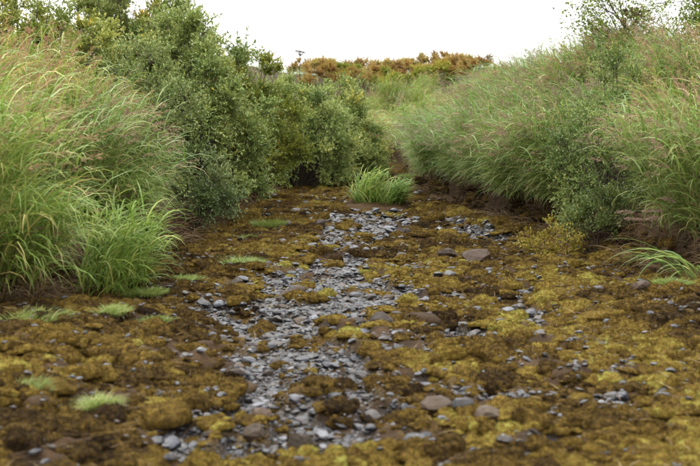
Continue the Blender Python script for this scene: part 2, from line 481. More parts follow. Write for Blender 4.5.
def ribbons(builder, base, az, th0, th1, L, W, K, tint, twist=None, power=1.4, tipgrad=0.0):
    """grass blades: curved tapering strips; th is the angle from upright"""
    N = len(base)
    t = np.linspace(0, 1, K + 1)
    tm = (t[:-1] + t[1:]) / 2
    th = th0[:, None] + (th1 - th0)[:, None] * tm[None] ** power
    d = np.stack([np.sin(th) * np.cos(az)[:, None], np.sin(th) * np.sin(az)[:, None], np.cos(th)], -1)
    step = d * (L / K)[:, None, None]
    p = np.concatenate([np.zeros((N, 1, 3)), np.cumsum(step, 1)], 1) + base[:, None, :]
    dd = np.concatenate([d, d[:, -1:]], 1)
    side = np.stack([-np.sin(az), np.cos(az), np.zeros(N)], -1)[:, None, :]
    if twist is None: twist = rng.uniform(-0.9, 0.9, N)
    nrm = np.cross(dd, np.broadcast_to(side, dd.shape))
    tw = (twist[:, None] * (0.4 + 0.6 * t[None]))[..., None]
    side = side * np.cos(tw) + nrm * np.sin(tw)
    w = np.minimum(1, 0.55 + 2.5 * t) * np.clip(1 - t ** 2.2, 0.03, 1)
    off = side * (W[:, None] * w[None] * 0.5)[..., None]
    v = np.stack([p - off, p + off], 2)                       # N,K+1,2,3
    i = np.arange(K) * 2
    q = np.stack([i, i + 1, i + 3, i + 2], -1)
    f = (q[None] + (np.arange(N) * (K + 1) * 2)[:, None, None]).reshape(-1, 4)
    tt = np.clip(tint[:, None] + tipgrad * t[None], 0, 1)
    builder.add(v.reshape(-1, 3), f, np.repeat(tt, 2, axis=1).reshape(-1))
    return p, dd

def leaves(builder, pos, d, up, L, W, tint, fold=0.25):
    """pointed leaves of two faces hinged on the midrib"""
    N = len(pos)
    d = d / np.linalg.norm(d, axis=1, keepdims=True)
    s = np.cross(d, up); s /= np.maximum(np.linalg.norm(s, axis=1, keepdims=True), 1e-6)
    n = np.cross(s, d)
    m = pos + d * (L * 0.48)[:, None]
    e = n * (W * fold)[:, None]
    tip = pos + d * L[:, None] - n * (L * 0.08)[:, None]
    v = np.stack([pos, m + s * (W / 2)[:, None] + e, tip, m - s * (W / 2)[:, None] + e], 1)
    k = np.arange(N)[:, None] * 4
    f = np.concatenate([k + np.array([[0, 1, 2]]), k + np.array([[0, 2, 3]])], 0)
    builder.add(v.reshape(-1, 3), f, np.repeat(tint, 4))

def tube(builder, pts, radii, sides=5, tint=0.5):
    pts = np.asarray(pts, float); radii = np.asarray(radii, float)
    d = np.gradient(pts, axis=0)
    d /= np.maximum(np.linalg.norm(d, axis=1, keepdims=True), 1e-9)
    ref = np.array([0.31, 0.87, 0.38])
    a = np.cross(d, ref); a /= np.linalg.norm(a, axis=1, keepdims=True)
    b2 = np.cross(d, a)
    an = np.arange(sides) * 2 * math.pi / sides
    v = pts[:, None] + radii[:, None, None] * (np.cos(an)[None, :, None] * a[:, None] + np.sin(an)[None, :, None] * b2[:, None])
    n = len(pts); f = []
    for i in range(n - 1):
        for j in range(sides):
            k = (j + 1) % sides
            f.append((i * sides + j, i * sides + k, (i + 1) * sides + k, (i + 1) * sides + j))
    builder.add(v.reshape(-1, 3), np.array(f), tint)

def rand_tint(N, mean=0.5, sd=0.2):
    return np.clip(rng.normal(mean, sd, N), 0.0, 1.0)

# ------------------------------------------------------------------ reeds
def make_plumes(pb, tips, dirs, az, length, n=20, fluff=0.85):
    N = len(tips)
    s = rng.uniform(0, 1, (N, n))
    # the axis bends over a little towards the lean
    ax = dirs[:, None, :] * (s * length[:, None])[..., None]
    bend = np.stack([np.cos(az), np.sin(az), -0.6 * np.ones(N)], -1)[:, None, :] * ((s ** 2) * length[:, None] * 0.22)[..., None]
    p = tips[:, None, :] + ax + bend
    rad = rng.normal(size=(N, n, 3)); rad /= np.linalg.norm(rad, axis=-1, keepdims=True)
    w = (0.16 * length[:, None] * np.sin(np.pi * np.clip(s * 0.85 + 0.12, 0, 1)))[..., None] * fluff
    d = dirs[:, None, :] * 0.8 + rad * 0.55 + np.array([0, 0, -0.15])
    leaves(pb, (p + rad * w * 0.15).reshape(-1, 3), d.reshape(-1, 3), rng.normal(size=(N * n, 3)),
           (w[..., 0] * 1.8 + 0.012).reshape(-1), np.full(N * n, 0.0045) * (1 + 4 * length.mean()), rand_tint(N * n, 0.5, 0.22), 0.1)

def make_reed(stems=130, h=(1.15, 1.6), spread=0.34, lean=0.5, leaf=(0.32, 0.58), leafw=0.014, plume=0.16, plume_frac=0.55, per=7, tmean=0.45, K=5, hang=1.0):
    """blades, stems and plumes of a clump that leans to +x"""
    bl, stb, pl = Builder(), Builder(), Builder()
    r = spread * np.sqrt(rng.uniform(0, 1, stems)); a = rng.uniform(0, 6.283, stems)
    base = np.stack([r * np.cos(a), r * np.sin(a) * 1.25, np.full(stems, -0.05)], -1)
    az = rng.normal(0, 0.55, stems) + np.where(rng.uniform(size=stems) < 0.15, 2.5, 0)
    th0 = np.abs(rng.normal(0.08, 0.08, stems)) + 0.15 * np.clip(r / spread, 0, 1)
    th1 = th0 + np.abs(rng.normal(lean, 0.3, stems))
    H = rng.uniform(h[0], h[1], stems) * (1 - 0.12 * (r / spread))
    P, D = ribbons(stb, base, az, th0, th1, H, np.full(stems, 0.006), 6, rand_tint(stems, 0.55, 0.15), power=1.6)
    # leaves along the stems
    n = per
    fr = np.linspace(0.12, 0.93, n)[None] + rng.uniform(-0.06, 0.06, (stems, n))
    k = np.clip(fr * 6, 0, 5.99); i0 = k.astype(int); f = (k - i0)[..., None]
    rows = np.arange(stems)[:, None]
    lp = P[rows, i0] * (1 - f) + P[rows, i0 + 1] * f
    la = az[:, None] * 0.5 + rng.normal(0, 0.85, (stems, n))
    lth0 = rng.uniform(0.25, 0.75, (stems, n)); lth1 = lth0 + rng.uniform(0.9, 2.35, (stems, n)) * hang
    lL = rng.uniform(leaf[0], leaf[1], (stems, n)); lW = leafw * rng.uniform(0.6, 1.25, (stems, n))
    low = (1 - fr)                                  # lower leaves are older and drier
    tt = rng.normal(tmean, 0.16, (stems, n)) + np.where(rng.uniform(size=(stems, n)) < 0.10 + 0.16 * low, 0.4, 0)
    ribbons(bl, lp.reshape(-1, 3), la.reshape(-1), lth0.reshape(-1), np.minimum(lth1, 2.75).reshape(-1), lL.reshape(-1), lW.reshape(-1), K,
            np.clip(tt, 0, 1).reshape(-1), power=1.3, tipgrad=0.10)
    pk = rng.uniform(size=stems) < plume_frac
    if pk.any():
        make_plumes(pl, P[pk, -1], D[pk, -1], az[pk], plume * rng.uniform(0.7, 1.25, pk.sum()))
    return bl, stb, pl

def reed_thing(args, label="reed clump", group=None):
    bl, stb, pl = make_reed(**args)
    t = thing("reed_clump", (0, 0, 0), label, "reeds", group)
    bl.obj("leaf_blades", M["reed"], t, kind="stuff")
    stb.obj("stems", M["straw"], t, kind="stuff")
    if pl.v: pl.obj("plumes", M["plume"], t, kind="stuff")
    return t

REED_ARGS = [dict(lean=0.45), dict(lean=0.7, stems=150), dict(lean=0.95, stems=140, h=(1.2, 1.75)),
             dict(lean=0.6, stems=120, h=(0.8, 1.2), leaf=(0.35, 0.65), plume_frac=0.35, hang=1.2),
             dict(lean=0.35, stems=110, h=(1.3, 1.9), plume_frac=0.7, plume=0.18, per=6),
             dict(lean=1.0, stems=120, h=(0.55, 0.95), leaf=(0.4, 0.7), plume_frac=0.12, hang=1.35, leafw=0.015)]
reed_proto = [None] * len(REED_ARGS)
def place_reed(kind, x, y, rz, scale, label, group, color=(1, 1, 1, 1), dz=0.0):
    loc = (x, y, float(height(x, y)) + dz)
    if reed_proto[kind] is None:
        reed_proto[kind] = reed_thing(REED_ARGS[kind])
        o = reed_proto[kind]
        o.location = loc; o.rotation_euler = (0, 0, rz)
        o.scale = (scale,) * 3 if not hasattr(scale, "__len__") else scale
        o["label"] = label; o["group"] = group
        set_color(o, color)
        return o
    return copy_tree(reed_proto[kind], loc, rz, scale, label, group, color)

GREEN = (1.06, 1.03, 0.98, 1); WARM = (1.25, 1.12, 0.85, 1); COOL = (0.97, 1.08, 1.02, 1); DEEP = (0.75, 0.85, 0.72, 1); PALE = (1.25, 1.22, 0.95, 1)
# --- left bank, near mass at the frame edge
g = "tall reeds on the near left bank"
for x, y, k, s, c, lab in [
    (-3.08, 9.9, 1, 0.98, PALE, "pale reed clump at the left frame edge, nearest to the viewer"),
    (-3.35, 10.7, 2, 1.0, PALE, "pale arching reed clump just behind the nearest one on the left"),
    (-3.3, 11.5, 0, 1.05, WARM, "reed clump rising behind the bright leafy tussock on the left"),
    (-3.7, 11.6, 4, 1.05, WARM, "tall pink-plumed reed clump at the far left edge"),
    (-2.85, 10.4, 5, 1.1, PALE, "low hanging reed clump over the dark hollow at the left edge")]:
    place_reed(k, x, y, rng.uniform(-0.35, 0.25), s, lab, g, c)
g = "reeds overhanging the left bank before the willow"
for x, y, k, s, c, lab in [
    (-3.1, 13.4, 2, 1.02, GREEN, "reed clump drooping over the bright leafy tussock"),
    (-2.98, 14.2, 1, 1.02, GREEN, "reed clump whose plumes touch the dark willow"),
    (-2.65, 14.6, 3, 1.0, GREEN, "lower reed clump beside the foot of the large willow"),
    (-3.55, 13.8, 4, 0.98, WARM, "tall plumed reed clump behind the drooping left reeds"),
    (-3.85, 14.4, 0, 1.0, WARM, "reed clump high on the left bank behind the plumed one"),
    (-3.35, 14.7, 2, 1.02, WARM, "arching reed clump in front of the upper left willows"),
    (-4.2, 13.2, 4, 1.0, WARM, "plumed reed clump at the upper left edge"),
    (-2.65, 13.8, 5, 0.95, GREEN, "short dark reed clump under the drooping left reeds")]:
    place_reed(k, x, y, rng.uniform(-0.4, 0.3), s, lab, g, c)
for x, y, k, lab in [(-4.0, 15.3, 4, "pink-plumed reeds before the leafy bush at the upper left edge"), (-3.5, 15.8, 0, "plumed reeds before the tall upper left willow"),
                     (-4.5, 15.6, 2, "plumed reeds highest on the bank at the left edge")]:
    place_reed(k, x, y, rng.uniform(-0.6, 0.5), 1.02, lab, "plumed reeds along the upper left bank", WARM)
# --- right bank
g = "reeds along the right bank"
ys = np.array([27.6, 26.6, 25.4, 24.2, 23.0, 21.9, 20.8, 19.8, 18.9, 18.1])
ordinal = ["nearest the bend", "second from the bend", "third from the bend", "fourth from the bend", "fifth from the bend", "sixth from the bend",
           "seventh from the bend", "eighth from the bend", "just behind the yellow-leaved plant", "beside the round right-hand shrub"]
for i, y in enumerate(ys):
    x = float(right_edge(y)) + 0.36 + rng.uniform(-0.08, 0.12)
    place_reed([1, 3, 2, 1, 3, 2, 1, 3, 2, 3][i], x, y, math.pi + rng.uniform(-0.15, 0.5), rng.uniform(0.92, 1.08),
               "drooping reed clump at the foot of the right bank, " + ordinal[i], g, COOL if i < 4 else GREEN)
    if i % 2: place_reed(5, x - 0.12, y + 0.4, math.pi + rng.uniform(-0.2, 0.5), rng.uniform(0.8, 1.05),
               "short reed clump trailing over the bed edge, " + ordinal[i], "short reeds trailing over the right bed edge", GREEN)
for i in range(9):
    y = (ys[i] + ys[i + 1]) / 2; x = float(right_edge(y)) + 0.5
    place_reed([2, 1][i % 2], x, y, math.pi + rng.uniform(-0.1, 0.5), rng.uniform(0.95, 1.1), "overhanging reeds low on the right bank, above the one " + ordinal[i], "overhanging reeds low on the right bank", COOL if i < 5 else GREEN)
g = "pink-plumed reeds on the right bank slope"
seen = {}
for i in range(44):
    y = rng.uniform(17.2, 29.5); off = rng.uniform(0.65, 3.4); x = float(right_edge(y)) + off
    tier = "low on the slope" if off < 1.5 else "half way up" if off < 2.5 else "at the slope top"
    ci = int(rng.integers(4))
    lab = "%s plumed reeds %s above the clump %s" % (("green", "bluish", "yellowish", "bluish")[ci], tier, ordinal[int(np.argmin(np.abs(ys - y)))])
    seen[lab] = seen.get(lab, 0) + 1
    if seen[lab] > 1: lab = lab.replace(" plumed", " taller plumed" if seen[lab] == 2 else " densest plumed")
    place_reed(int(rng.choice([0, 2, 4, 1])), x, y, math.pi + rng.uniform(-0.5, 0.7), rng.uniform(0.88, 1.1) * (1.0 if off < 1.6 else 1.08) * (1.08 if seen.get(lab, 0) == 0 else 1.0),
               lab, g, (GREEN, COOL, WARM, COOL)[ci])
g = "tall reeds at the near right edge"
for x, y, k, s, c, lab in [
    (3.55, 13.4, 2, 1.0, GREEN, "arching reed clump at the right frame edge with low brown plumes"),
    (3.75, 12.9, 1, 1.0, GREEN, "reed clump at the right frame edge, nearest the viewer"),
    (3.8, 14.3, 4, 0.9, WARM, "tall plumed reed clump behind the near right ones"),
    (4.2, 14.9, 0, 0.95, WARM, "reed clump to the right of the round shrub"),
    (4.35, 13.6, 4, 0.95, GREEN, "tall plumed reed clump at the upper right edge"),
    (3.95, 15.4, 2, 0.95, GREEN, "reed clump leaning towards the round right-hand shrub")]:
    place_reed(k, x, y, math.pi + rng.uniform(-0.3, 0.4), s, lab, g, c)
spots = []
for i in range(12):
    y = rng.uniform(16.6, 20.5); off = rng.uniform(1.1, 2.6); spots.append((float(right_edge(y)) + off, y, off))
spots.sort(key=lambda q: q[0] / q[1])
for i, (x, y, off) in enumerate(spots):
    place_reed(int(rng.choice([0, 4, 4, 2])), x, y, math.pi + rng.uniform(-0.5, 0.6), rng.uniform(0.9, 1.08) * (1.0 if off < 1.7 else 1.03),
               "pink-plumed reed clump above the round right-hand shrub, %s of twelve from the left" % ["first", "second", "third", "fourth", "fifth", "sixth", "seventh", "eighth", "ninth", "tenth", "eleventh", "last"][i], "reeds above the round right-hand shrub", WARM if i % 2 else GREEN)
# --- far left reeds at the bend
for i, (y, k, w) in enumerate([(28.9, 3, "first"), (30.2, 2, "second"), (31.6, 3, "third"), (33.2, 1, "last")]):
    place_reed(k, float(right_edge(y)) + 0.25, y, math.pi + rng.uniform(-0.2, 0.5), rng.uniform(0.85, 1.0), "reeds on the right behind the islet, %s clump going into the bend" % w, "reeds at the right of the bend", GREEN)
nth_far = ["first", "second", "third", "fourth", "fifth", "sixth", "seventh", "eighth", "ninth", "tenth", "eleventh", "twelfth", "thirteenth", "last"]
for i, y in enumerate(np.linspace(32.4, 38.5, 12)):
    x = float(left_edge(y)) - (0.15 + 1.55 * ((i * 0.618) % 1.0))
    place_reed(int(rng.choice([1, 2, 3, 0])), x, y, rng.uniform(-0.8, 0.3), rng.uniform(0.85, 1.1),
               "%s green reeds at the far bend, %s counted away from the last willow" % ("pale" if i % 2 else "yellowish", nth_far[i] if i < 11 else "farthest"), "reeds at the far bend", PALE if i % 2 else WARM)
for i in range(9):
    y = 39.5 + i * 0.75; x = 0.6 + 1.9 * ((i * 0.618) % 1.0)
    place_reed(int(rng.choice([1, 2, 3])), x, y, -1.2 + rng.uniform(-0.8, 0.8), rng.uniform(0.7, 0.9),
               "pale reed clump on the far slope closing the bed, %s going uphill" % nth_far[i], "reeds on the far slope", PALE)
for i in range(6):
    y = 31.5 + 1.5 * i; x = float(right_edge(y)) + rng.uniform(0.3, 2.4)
    place_reed(int(rng.choice([0, 2, 4])), x, y, math.pi + rng.uniform(-0.8, 0.5), rng.uniform(0.85, 1.05),
               "distant reed clump behind the right bank bend, %s counted away from the bend" % nth_far[i], "distant reeds behind the bend", WARM)

# --- near right arching blades over the bed, told apart one by one
t = thing("reed_shoot", (3.05, 12.0, float(height(3.05, 12.0)) + 0.03), "few broad arching reed blades hanging over the bed at the right edge", "reeds", None, 0.0, 1.2)
for i in range(24):
    b = Builder()
    ribbons(b, np.array([[rng.uniform(-0.05, 0.28), rng.uniform(-0.18, 0.18), -0.02]]), np.array([math.pi + rng.normal(0.1, 0.55)]),
            np.array([rng.uniform(0.15, 0.6)]), np.array([rng.uniform(1.9, 2.7)]), np.array([rng.uniform(0.45, 0.85)]), np.array([rng.uniform(0.016, 0.024)]), 9,
            rand_tint(1, 0.5, 0.2), power=1.2)
    b.obj("blade", M["reed"], t).color = GREEN
t = thing("plumed_reed", (3.42, 13.0, float(height(3.42, 13.0))), "leaning reed stems with large drooping brown plumes beside the round shrub", "reeds")
for i in range(5):
    b = Builder()
    az0 = math.pi + rng.normal(0, 0.35)
    P, D = ribbons(b, np.array([[rng.uniform(-0.1, 0.35), rng.uniform(-0.3, 0.2), -0.02]]), np.array([az0]), np.array([0.15]), np.array([rng.uniform(1.0, 1.75)]),
                   np.array([rng.uniform(0.75, 1.3)]), np.array([0.008]), 9, rand_tint(1, 0.6, 0.1), power=1.5)
    s = b.obj("stem", M["straw"], t)
    b = Builder(); make_plumes(b, P[:, -1], D[:, -1], np.array([az0]), np.array([rng.uniform(0.15, 0.2)]), 60, 0.8)
    b.obj("plume", M["plume"], s)

# ------------------------------------------------------------------ leafy tussock on the left
def grass_tuft(n, L, W, spread, out, tmean, sd=0.18, K=5, up=0.1, lean=None, sy=1.0):
    b = Builder()
    r = spread * np.sqrt(rng.uniform(0, 1, n)); a = rng.uniform(0, 6.283, n)
    base = np.stack([r * np.cos(a), r * np.sin(a) * sy, np.full(n, -0.02)], -1)
    az = a + rng.normal(0, 1.0, n)
    if lean is not None:
        az = np.where(rng.uniform(size=n) < 0.6, lean + rng.normal(0, 0.5, n), az)
    th0 = up + 0.35 * r / spread + np.abs(rng.normal(0, 0.12, n))
    th1 = th0 + out * rng.uniform(0.5, 1.3, n)
    ribbons(b, base, az, th0, np.minimum(th1, 2.6), L * rng.uniform(0.55, 1.15, n), W * rng.uniform(0.6, 1.2, n), K, rand_tint(n, tmean, sd), power=1.3, tipgrad=0.1)
    return b

x, y = on_ground(108, 296); 
t = thing("leafy_tussock", (x + 0.02, y - 0.05, float(height(x, y - 0.05))), "bright green leafy reed tussock at the foot of the left bank", "grass tussock")
bl, stb, pl = make_reed(stems=130, h=(0.5, 0.95), spread=0.33, lean=0.35, leaf=(0.28, 0.5), leafw=0.016, plume_frac=0.0, per=6, tmean=0.35, K=6)
bl.obj("leaf_blades", M["lush"], t, kind="stuff"); stb.obj("stems", M["lush"], t, kind="stuff")
for ch in t.children: ch.color = (1.15, 1.15, 0.95, 1)

# ------------------------------------------------------------------ shrubs and trees
def make_shrub(rx, ry, h, lobes, twigs, per, leafL, leafW, seed, lobe_r=(0.19, 0.38), base_h=0.1, tmean=0.5, shell=(0.55, 1.0), open_top=0.0, droop=0.0):
    """foliage and stems of a many-stemmed bush; foot at the origin"""
    r = np.random.default_rng(seed)
    fo, stb = Builder(), Builder()
    # irregular dome of lobes
    u = r.uniform(0, 6.283, lobes); c = np.where(r.uniform(size=lobes) < 0.36, r.uniform(-0.42, 0.1, lobes), r.uniform(-0.1, 1.0, lobes))
    k = r.uniform(shell[0], shell[1], lobes)
    sn = np.sqrt(np.clip(1 - c ** 2, 0, 1))
    cen = np.stack([rx * sn * np.cos(u) * k, ry * sn * np.sin(u) * k, base_h + h * 0.28 + (h * 0.66) * c * k], -1)
    cen[:, 2] = np.maximum(cen[:, 2], base_h + 0.12)
    lr = r.uniform(lobe_r[0], lobe_r[1], lobes)
    for i in range(lobes):
        p0 = np.array([cen[i, 0] * 0.12, cen[i, 1] * 0.12, -0.06])
        p1 = cen[i] * np.array([0.5, 0.5, 0.42]) + r.normal(0, 0.05, 3)
        q = np.linspace(0, 1, 6)[:, None]
        pts = (1 - q) ** 2 * p0 + 2 * q * (1 - q) * (p1 * np.array([0.8, 0.8, 1.25])) + q ** 2 * cen[i]
        tube(stb, pts, np.linspace(0.020, 0.004, 6) * min(1.0, h / 2.2), 4, float(r.uniform(0.2, 0.9)))
    N = lobes * twigs
    li = np.repeat(np.arange(lobes), twigs)
    d = r.normal(size=(N, 3)); d /= np.linalg.norm(d, axis=1, keepdims=True)
    outw = cen[li] - np.array([0, 0, h * 0.3]); outw /= np.maximum(np.linalg.norm(outw, axis=1, keepdims=True), 1e-6)
    d = d + outw * 0.65 + np.array([0, 0, 0.35 - droop]); d /= np.linalg.norm(d, axis=1, keepdims=True)
    Lt = lr[li] * r.uniform(0.55, 1.25, N)
    start = cen[li] + r.normal(size=(N, 3)) * (lr[li] * 0.13)[:, None]
    # twigs as thin strips
    e = start + d * Lt[:, None]
    side = np.cross(d, r.normal(size=(N, 3))); side /= np.linalg.norm(side, axis=1, keepdims=True)
    v = np.stack([start - side * 0.003, start + side * 0.003, e], 1)
    stb.add(v.reshape(-1, 3), np.arange(N * 3).reshape(-1, 3), np.repeat(r.uniform(0.2, 0.9, N), 3))
    f = np.sort(r.uniform(0.15, 1.02, (N, per)), 1)
    pos = start[:, None] + d[:, None] * (f * Lt[:, None])[..., None]
    rd = r.normal(size=(N, per, 3))
    ld = d[:, None] * 0.75 + rd * 0.5 + np.array([0, 0, 0.12])
    upv = np.array([0, 0, 1.0]) + r.normal(size=(N, per, 3)) * 0.55
    lt = np.clip(tmean + r.normal(0, 0.13, (lobes,))[li][:, None] + r.normal(0, 0.14, (N, per)) + 0.05 * f, 0, 1)
    leaves(fo, pos.reshape(-1, 3), ld.reshape(-1, 3), upv.reshape(-1, 3), leafL * r.uniform(0.65, 1.25, N * per), leafW * r.uniform(0.75, 1.2, N * per), lt.reshape(-1))
    return fo, stb

def shrub(name, x, y, label, cat, mat, group=None, color=GREEN, rz=0.0, dz=-0.02, bark="bark", **kw):
    fo, stb = make_shrub(**kw)
    t = thing(name, (x, y, float(height(x, y)) + dz), label, cat, group, rz)
    fo.obj("foliage", M[mat], t, kind="stuff").color = color
    stb.obj("stems", M[bark], t, kind="stuff")
    return t

SAGE = (1.4, 1.4, 1.2, 1)
shrub("willow_shrub", -2.35, 19.6, "large grey-green willow bush overhanging the left side of the bed", "shrub", "willow", color=SAGE,
      rx=1.15, ry=1.1, h=2.9, lobes=110, twigs=38, per=13, leafL=0.058, leafW=0.027, seed=1, tmean=0.5)
shrub("willow_shrub", -3.35, 20.8, "tall willow bush reaching the top of the frame on the left", "shrub", "willow", color=(1.2, 1.15, 0.85, 1),
      rx=1.35, ry=1.1, h=3.55, lobes=170, twigs=30, per=14, leafL=0.058, leafW=0.027, seed=22, shell=(0.35, 1.0), tmean=0.58)
shrub("alder_shrub", -3.1, 23.2, "yellow-green bush with golden tips on the left skyline", "shrub", "alder", color=(1.1, 1.0, 0.9, 1),
      rx=1.1, ry=1.0, h=3.1, lobes=66, twigs=30, per=13, leafL=0.055, leafW=0.03, seed=3, tmean=0.68)
shrub("alder_shrub", -1.95, 24.6, "olive green bush between the two grey-green willows on the left", "shrub", "alder",
      rx=1.1, ry=0.95, h=2.75, lobes=110, twigs=34, per=14, leafL=0.05, leafW=0.026, seed=4, tmean=0.47)
shrub("willow_shrub", -1.15, 29.0, "rounded grey-green willow bush above the grassy islet", "shrub", "willow", color=SAGE,
      rx=1.3, ry=1.1, h=2.75, lobes=130, twigs=36, per=14, leafL=0.055, leafW=0.025, seed=5, tmean=0.52)
shrub("willow_shrub", -0.2, 31.4, "pale green willow bush at the end of the left row", "shrub", "willow", color=(1.35, 1.35, 1.1, 1),
      rx=1.0, ry=1.0, h=2.5, lobes=115, twigs=36, per=13, leafL=0.055, leafW=0.025, seed=6, tmean=0.55)
shrub("alder_shrub", -2.6, 28.4, "small dark-topped bush on the skyline behind the left willows", "shrub", "alder", color=(0.8, 0.9, 0.8, 1),
      rx=0.7, ry=0.8, h=2.5, lobes=30, twigs=30, per=12, leafL=0.055, leafW=0.03, seed=7, tmean=0.5)
shrub("willow_shrub", -4.6, 18.6, "leafy bush behind the plumed reeds at the upper left edge", "shrub", "willow", color=(1.4, 1.3, 0.85, 1),
      rx=1.4, ry=1.1, h=3.2, lobes=135, twigs=30, per=13, leafL=0.058, leafW=0.027, seed=8, shell=(0.3, 1.0), tmean=0.6)
shrub("willow_shrub", -5.7, 21.5, "yellowish bush cut by the top left corner", "shrub", "willow", color=(1.35, 1.25, 0.85, 1),
      rx=1.4, ry=1.1, h=3.4, lobes=90, twigs=28, per=12, leafL=0.065, leafW=0.03, seed=61, tmean=0.6, shell=(0.3, 1.0))
shrub("alder_shrub", -4.15, 22.4, "golden-tinged bush at the top edge left of the tall willow", "shrub", "alder", color=(1.1, 1.05, 1.0, 1),
      rx=1.3, ry=1.1, h=3.5, lobes=90, twigs=28, per=12, leafL=0.06, leafW=0.032, seed=62, tmean=0.62, shell=(0.3, 1.0))
shrub("willow_shrub", -2.95, 17.4, "small pale willow bush between the reeds and the large willow", "shrub", "willow", color=(1.05, 1.08, 0.95, 1),
      rx=0.85, ry=0.7, h=2.3, lobes=48, twigs=30, per=13, leafL=0.045, leafW=0.02, seed=9, tmean=0.58)
shrub("willow_shrub", -2.15, 17.7, "low dark willow branches at the foot of the left bank", "shrub", "willow", color=(0.75, 0.82, 0.8, 1),
      rx=0.6, ry=0.6, h=1.1, lobes=26, twigs=28, per=13, leafL=0.045, leafW=0.02, seed=10, tmean=0.42, lobe_r=(0.2, 0.34))
shrub("willow_shrub", 3.3, 16.6, "round green shrub between the reeds on the right bank", "shrub", "willow", color=(0.95, 1.05, 0.8, 1),
      rx=0.62, ry=0.65, h=1.95, lobes=48, twigs=34, per=15, leafL=0.042, leafW=0.017, seed=12, tmean=0.48, lobe_r=(0.2, 0.38))
shrub("willow_shrub", 3.0, 15.6, "low pale green shrub above the bare right bank foot", "shrub", "willow", color=(0.85, 0.9, 0.75, 1),
      rx=0.42, ry=0.4, h=0.75, lobes=34, twigs=28, per=14, leafL=0.04, leafW=0.014, seed=13, tmean=0.52, lobe_r=(0.14, 0.26))
xx, yy = on_ground(552, 257)
shrub("yellow_plant", xx, yy, "small bushy plant with yellowing leaves at the foot of the right bank", "plant", "yellow", bark="redstem", color=(0.78, 0.84, 0.8, 1),
      rx=0.34, ry=0.3, h=0.55, lobes=30, twigs=9, per=6, leafL=0.034, leafW=0.022, seed=14, tmean=0.52, lobe_r=(0.08, 0.17), base_h=0.0)

# sparse tree on the right skyline
def sparse_tree(x, y, base_z, top, label, seed, spread=0.9, n=11, leafs=34, color=GREEN, dead=False):
    r = np.random.default_rng(seed)
    t = thing("small_tree", (x, y, base_z), label, "tree")
    H = top - base_z
    tb, br, cr = Builder(), Builder(), Builder()
    q = np.linspace(0, 1, 7)
    trunk = np.stack([0.25 * spread * np.sin(q * 2.2), 0.1 * q, -0.1 + (H * 0.8 + 0.1) * q], -1)
    tube(tb, trunk, np.linspace(0.045, 0.014, 7), 6, 0.6)
    trunk_o = tb.obj("trunk", M["bark"], t)
    ends = []
    for i in range(n):
        s = r.uniform(0.62, 1.0); p0 = np.array([np.interp(s, q, trunk[:, j]) for j in range(3)])
        a = r.uniform(0, 6.283); L = spread * r.uniform(0.5, 1.05)
        d = np.array([math.cos(a), math.sin(a), r.uniform(0.3, 1.0)])
        pts = [p0 + d * L * f + np.array([0, 0, -0.05]) * f * f + r.normal(0, 0.02, 3) * f for f in np.linspace(0, 1, 6)]
        tube(br, pts, np.linspace(0.016, 0.005, 6), 4, 0.5)
        for j in range(6):
            p = pts[min(5, 1 + j)] ; d2 = d + r.normal(0, 0.7, 3); L2 = r.uniform(0.15, 0.38)
            e = [p + d2 * L2 * f for f in (0, 0.5, 1)]
            tube(br, e, [0.006, 0.005, 0.003], 3, 0.4)
            ends += [(e[1], d2), (e[2], d2)]
    br.obj("branches", M["bark"], trunk_o, kind="stuff")
    for p, d in ends:
        m = leafs // 2
        pos = p + r.normal(0, 0.065, (m, 3))
        leaves(cr, pos, d[None] * 0.4 + r.normal(0, 0.7, (m, 3)), r.normal(0, 0.6, (m, 3)) + np.array([0, 0, 1]), 0.06 * r.uniform(0.6, 1.2, m), 0.032 * r.uniform(0.7, 1.2, m), np.clip(r.normal(0.5, 0.2, m), 0, 1))
    cr.obj("crown", M["alder"], t, kind="stuff").color = color
    if dead:
        db = Builder()
        pos = np.array(dead) - np.array([x, y, base_z]) + r.normal(0, 1, (70, 3)) * np.array([0.075, 0.06, 0.05])
        leaves(db, pos, r.normal(0, 1, (70, 3)), r.normal(0, 1, (70, 3)), np.full(70, 0.09), np.full(70, 0.05), np.clip(r.normal(0.45, 0.2, 70), 0, 1))
        o = db.obj("withered_leaves", M["straw"], t, kind="stuff"); o["label"] = "clump of withered brown leaves in the crown"
    return t
p = at_depth(617, 40, 21.0)
sparse_tree(p[0], 21.0, float(height(p[0], 21.0)), at_depth(617, -14, 21)[2], "sparse small tree standing against the white sky above the right reeds", 20,
            spread=0.72, n=18, leafs=30, color=(0.85, 0.92, 0.85, 1), dead=at_depth(634, 13, 20.9))
p = at_depth(702, 30, 20.0)
sparse_tree(p[0], 20.0, float(height(p[0], 20.0)), at_depth(702, -20, 20)[2], "denser small tree cut off by the upper right corner", 21, spread=0.55, n=20, leafs=44, color=(0.85, 0.95, 0.8, 1))

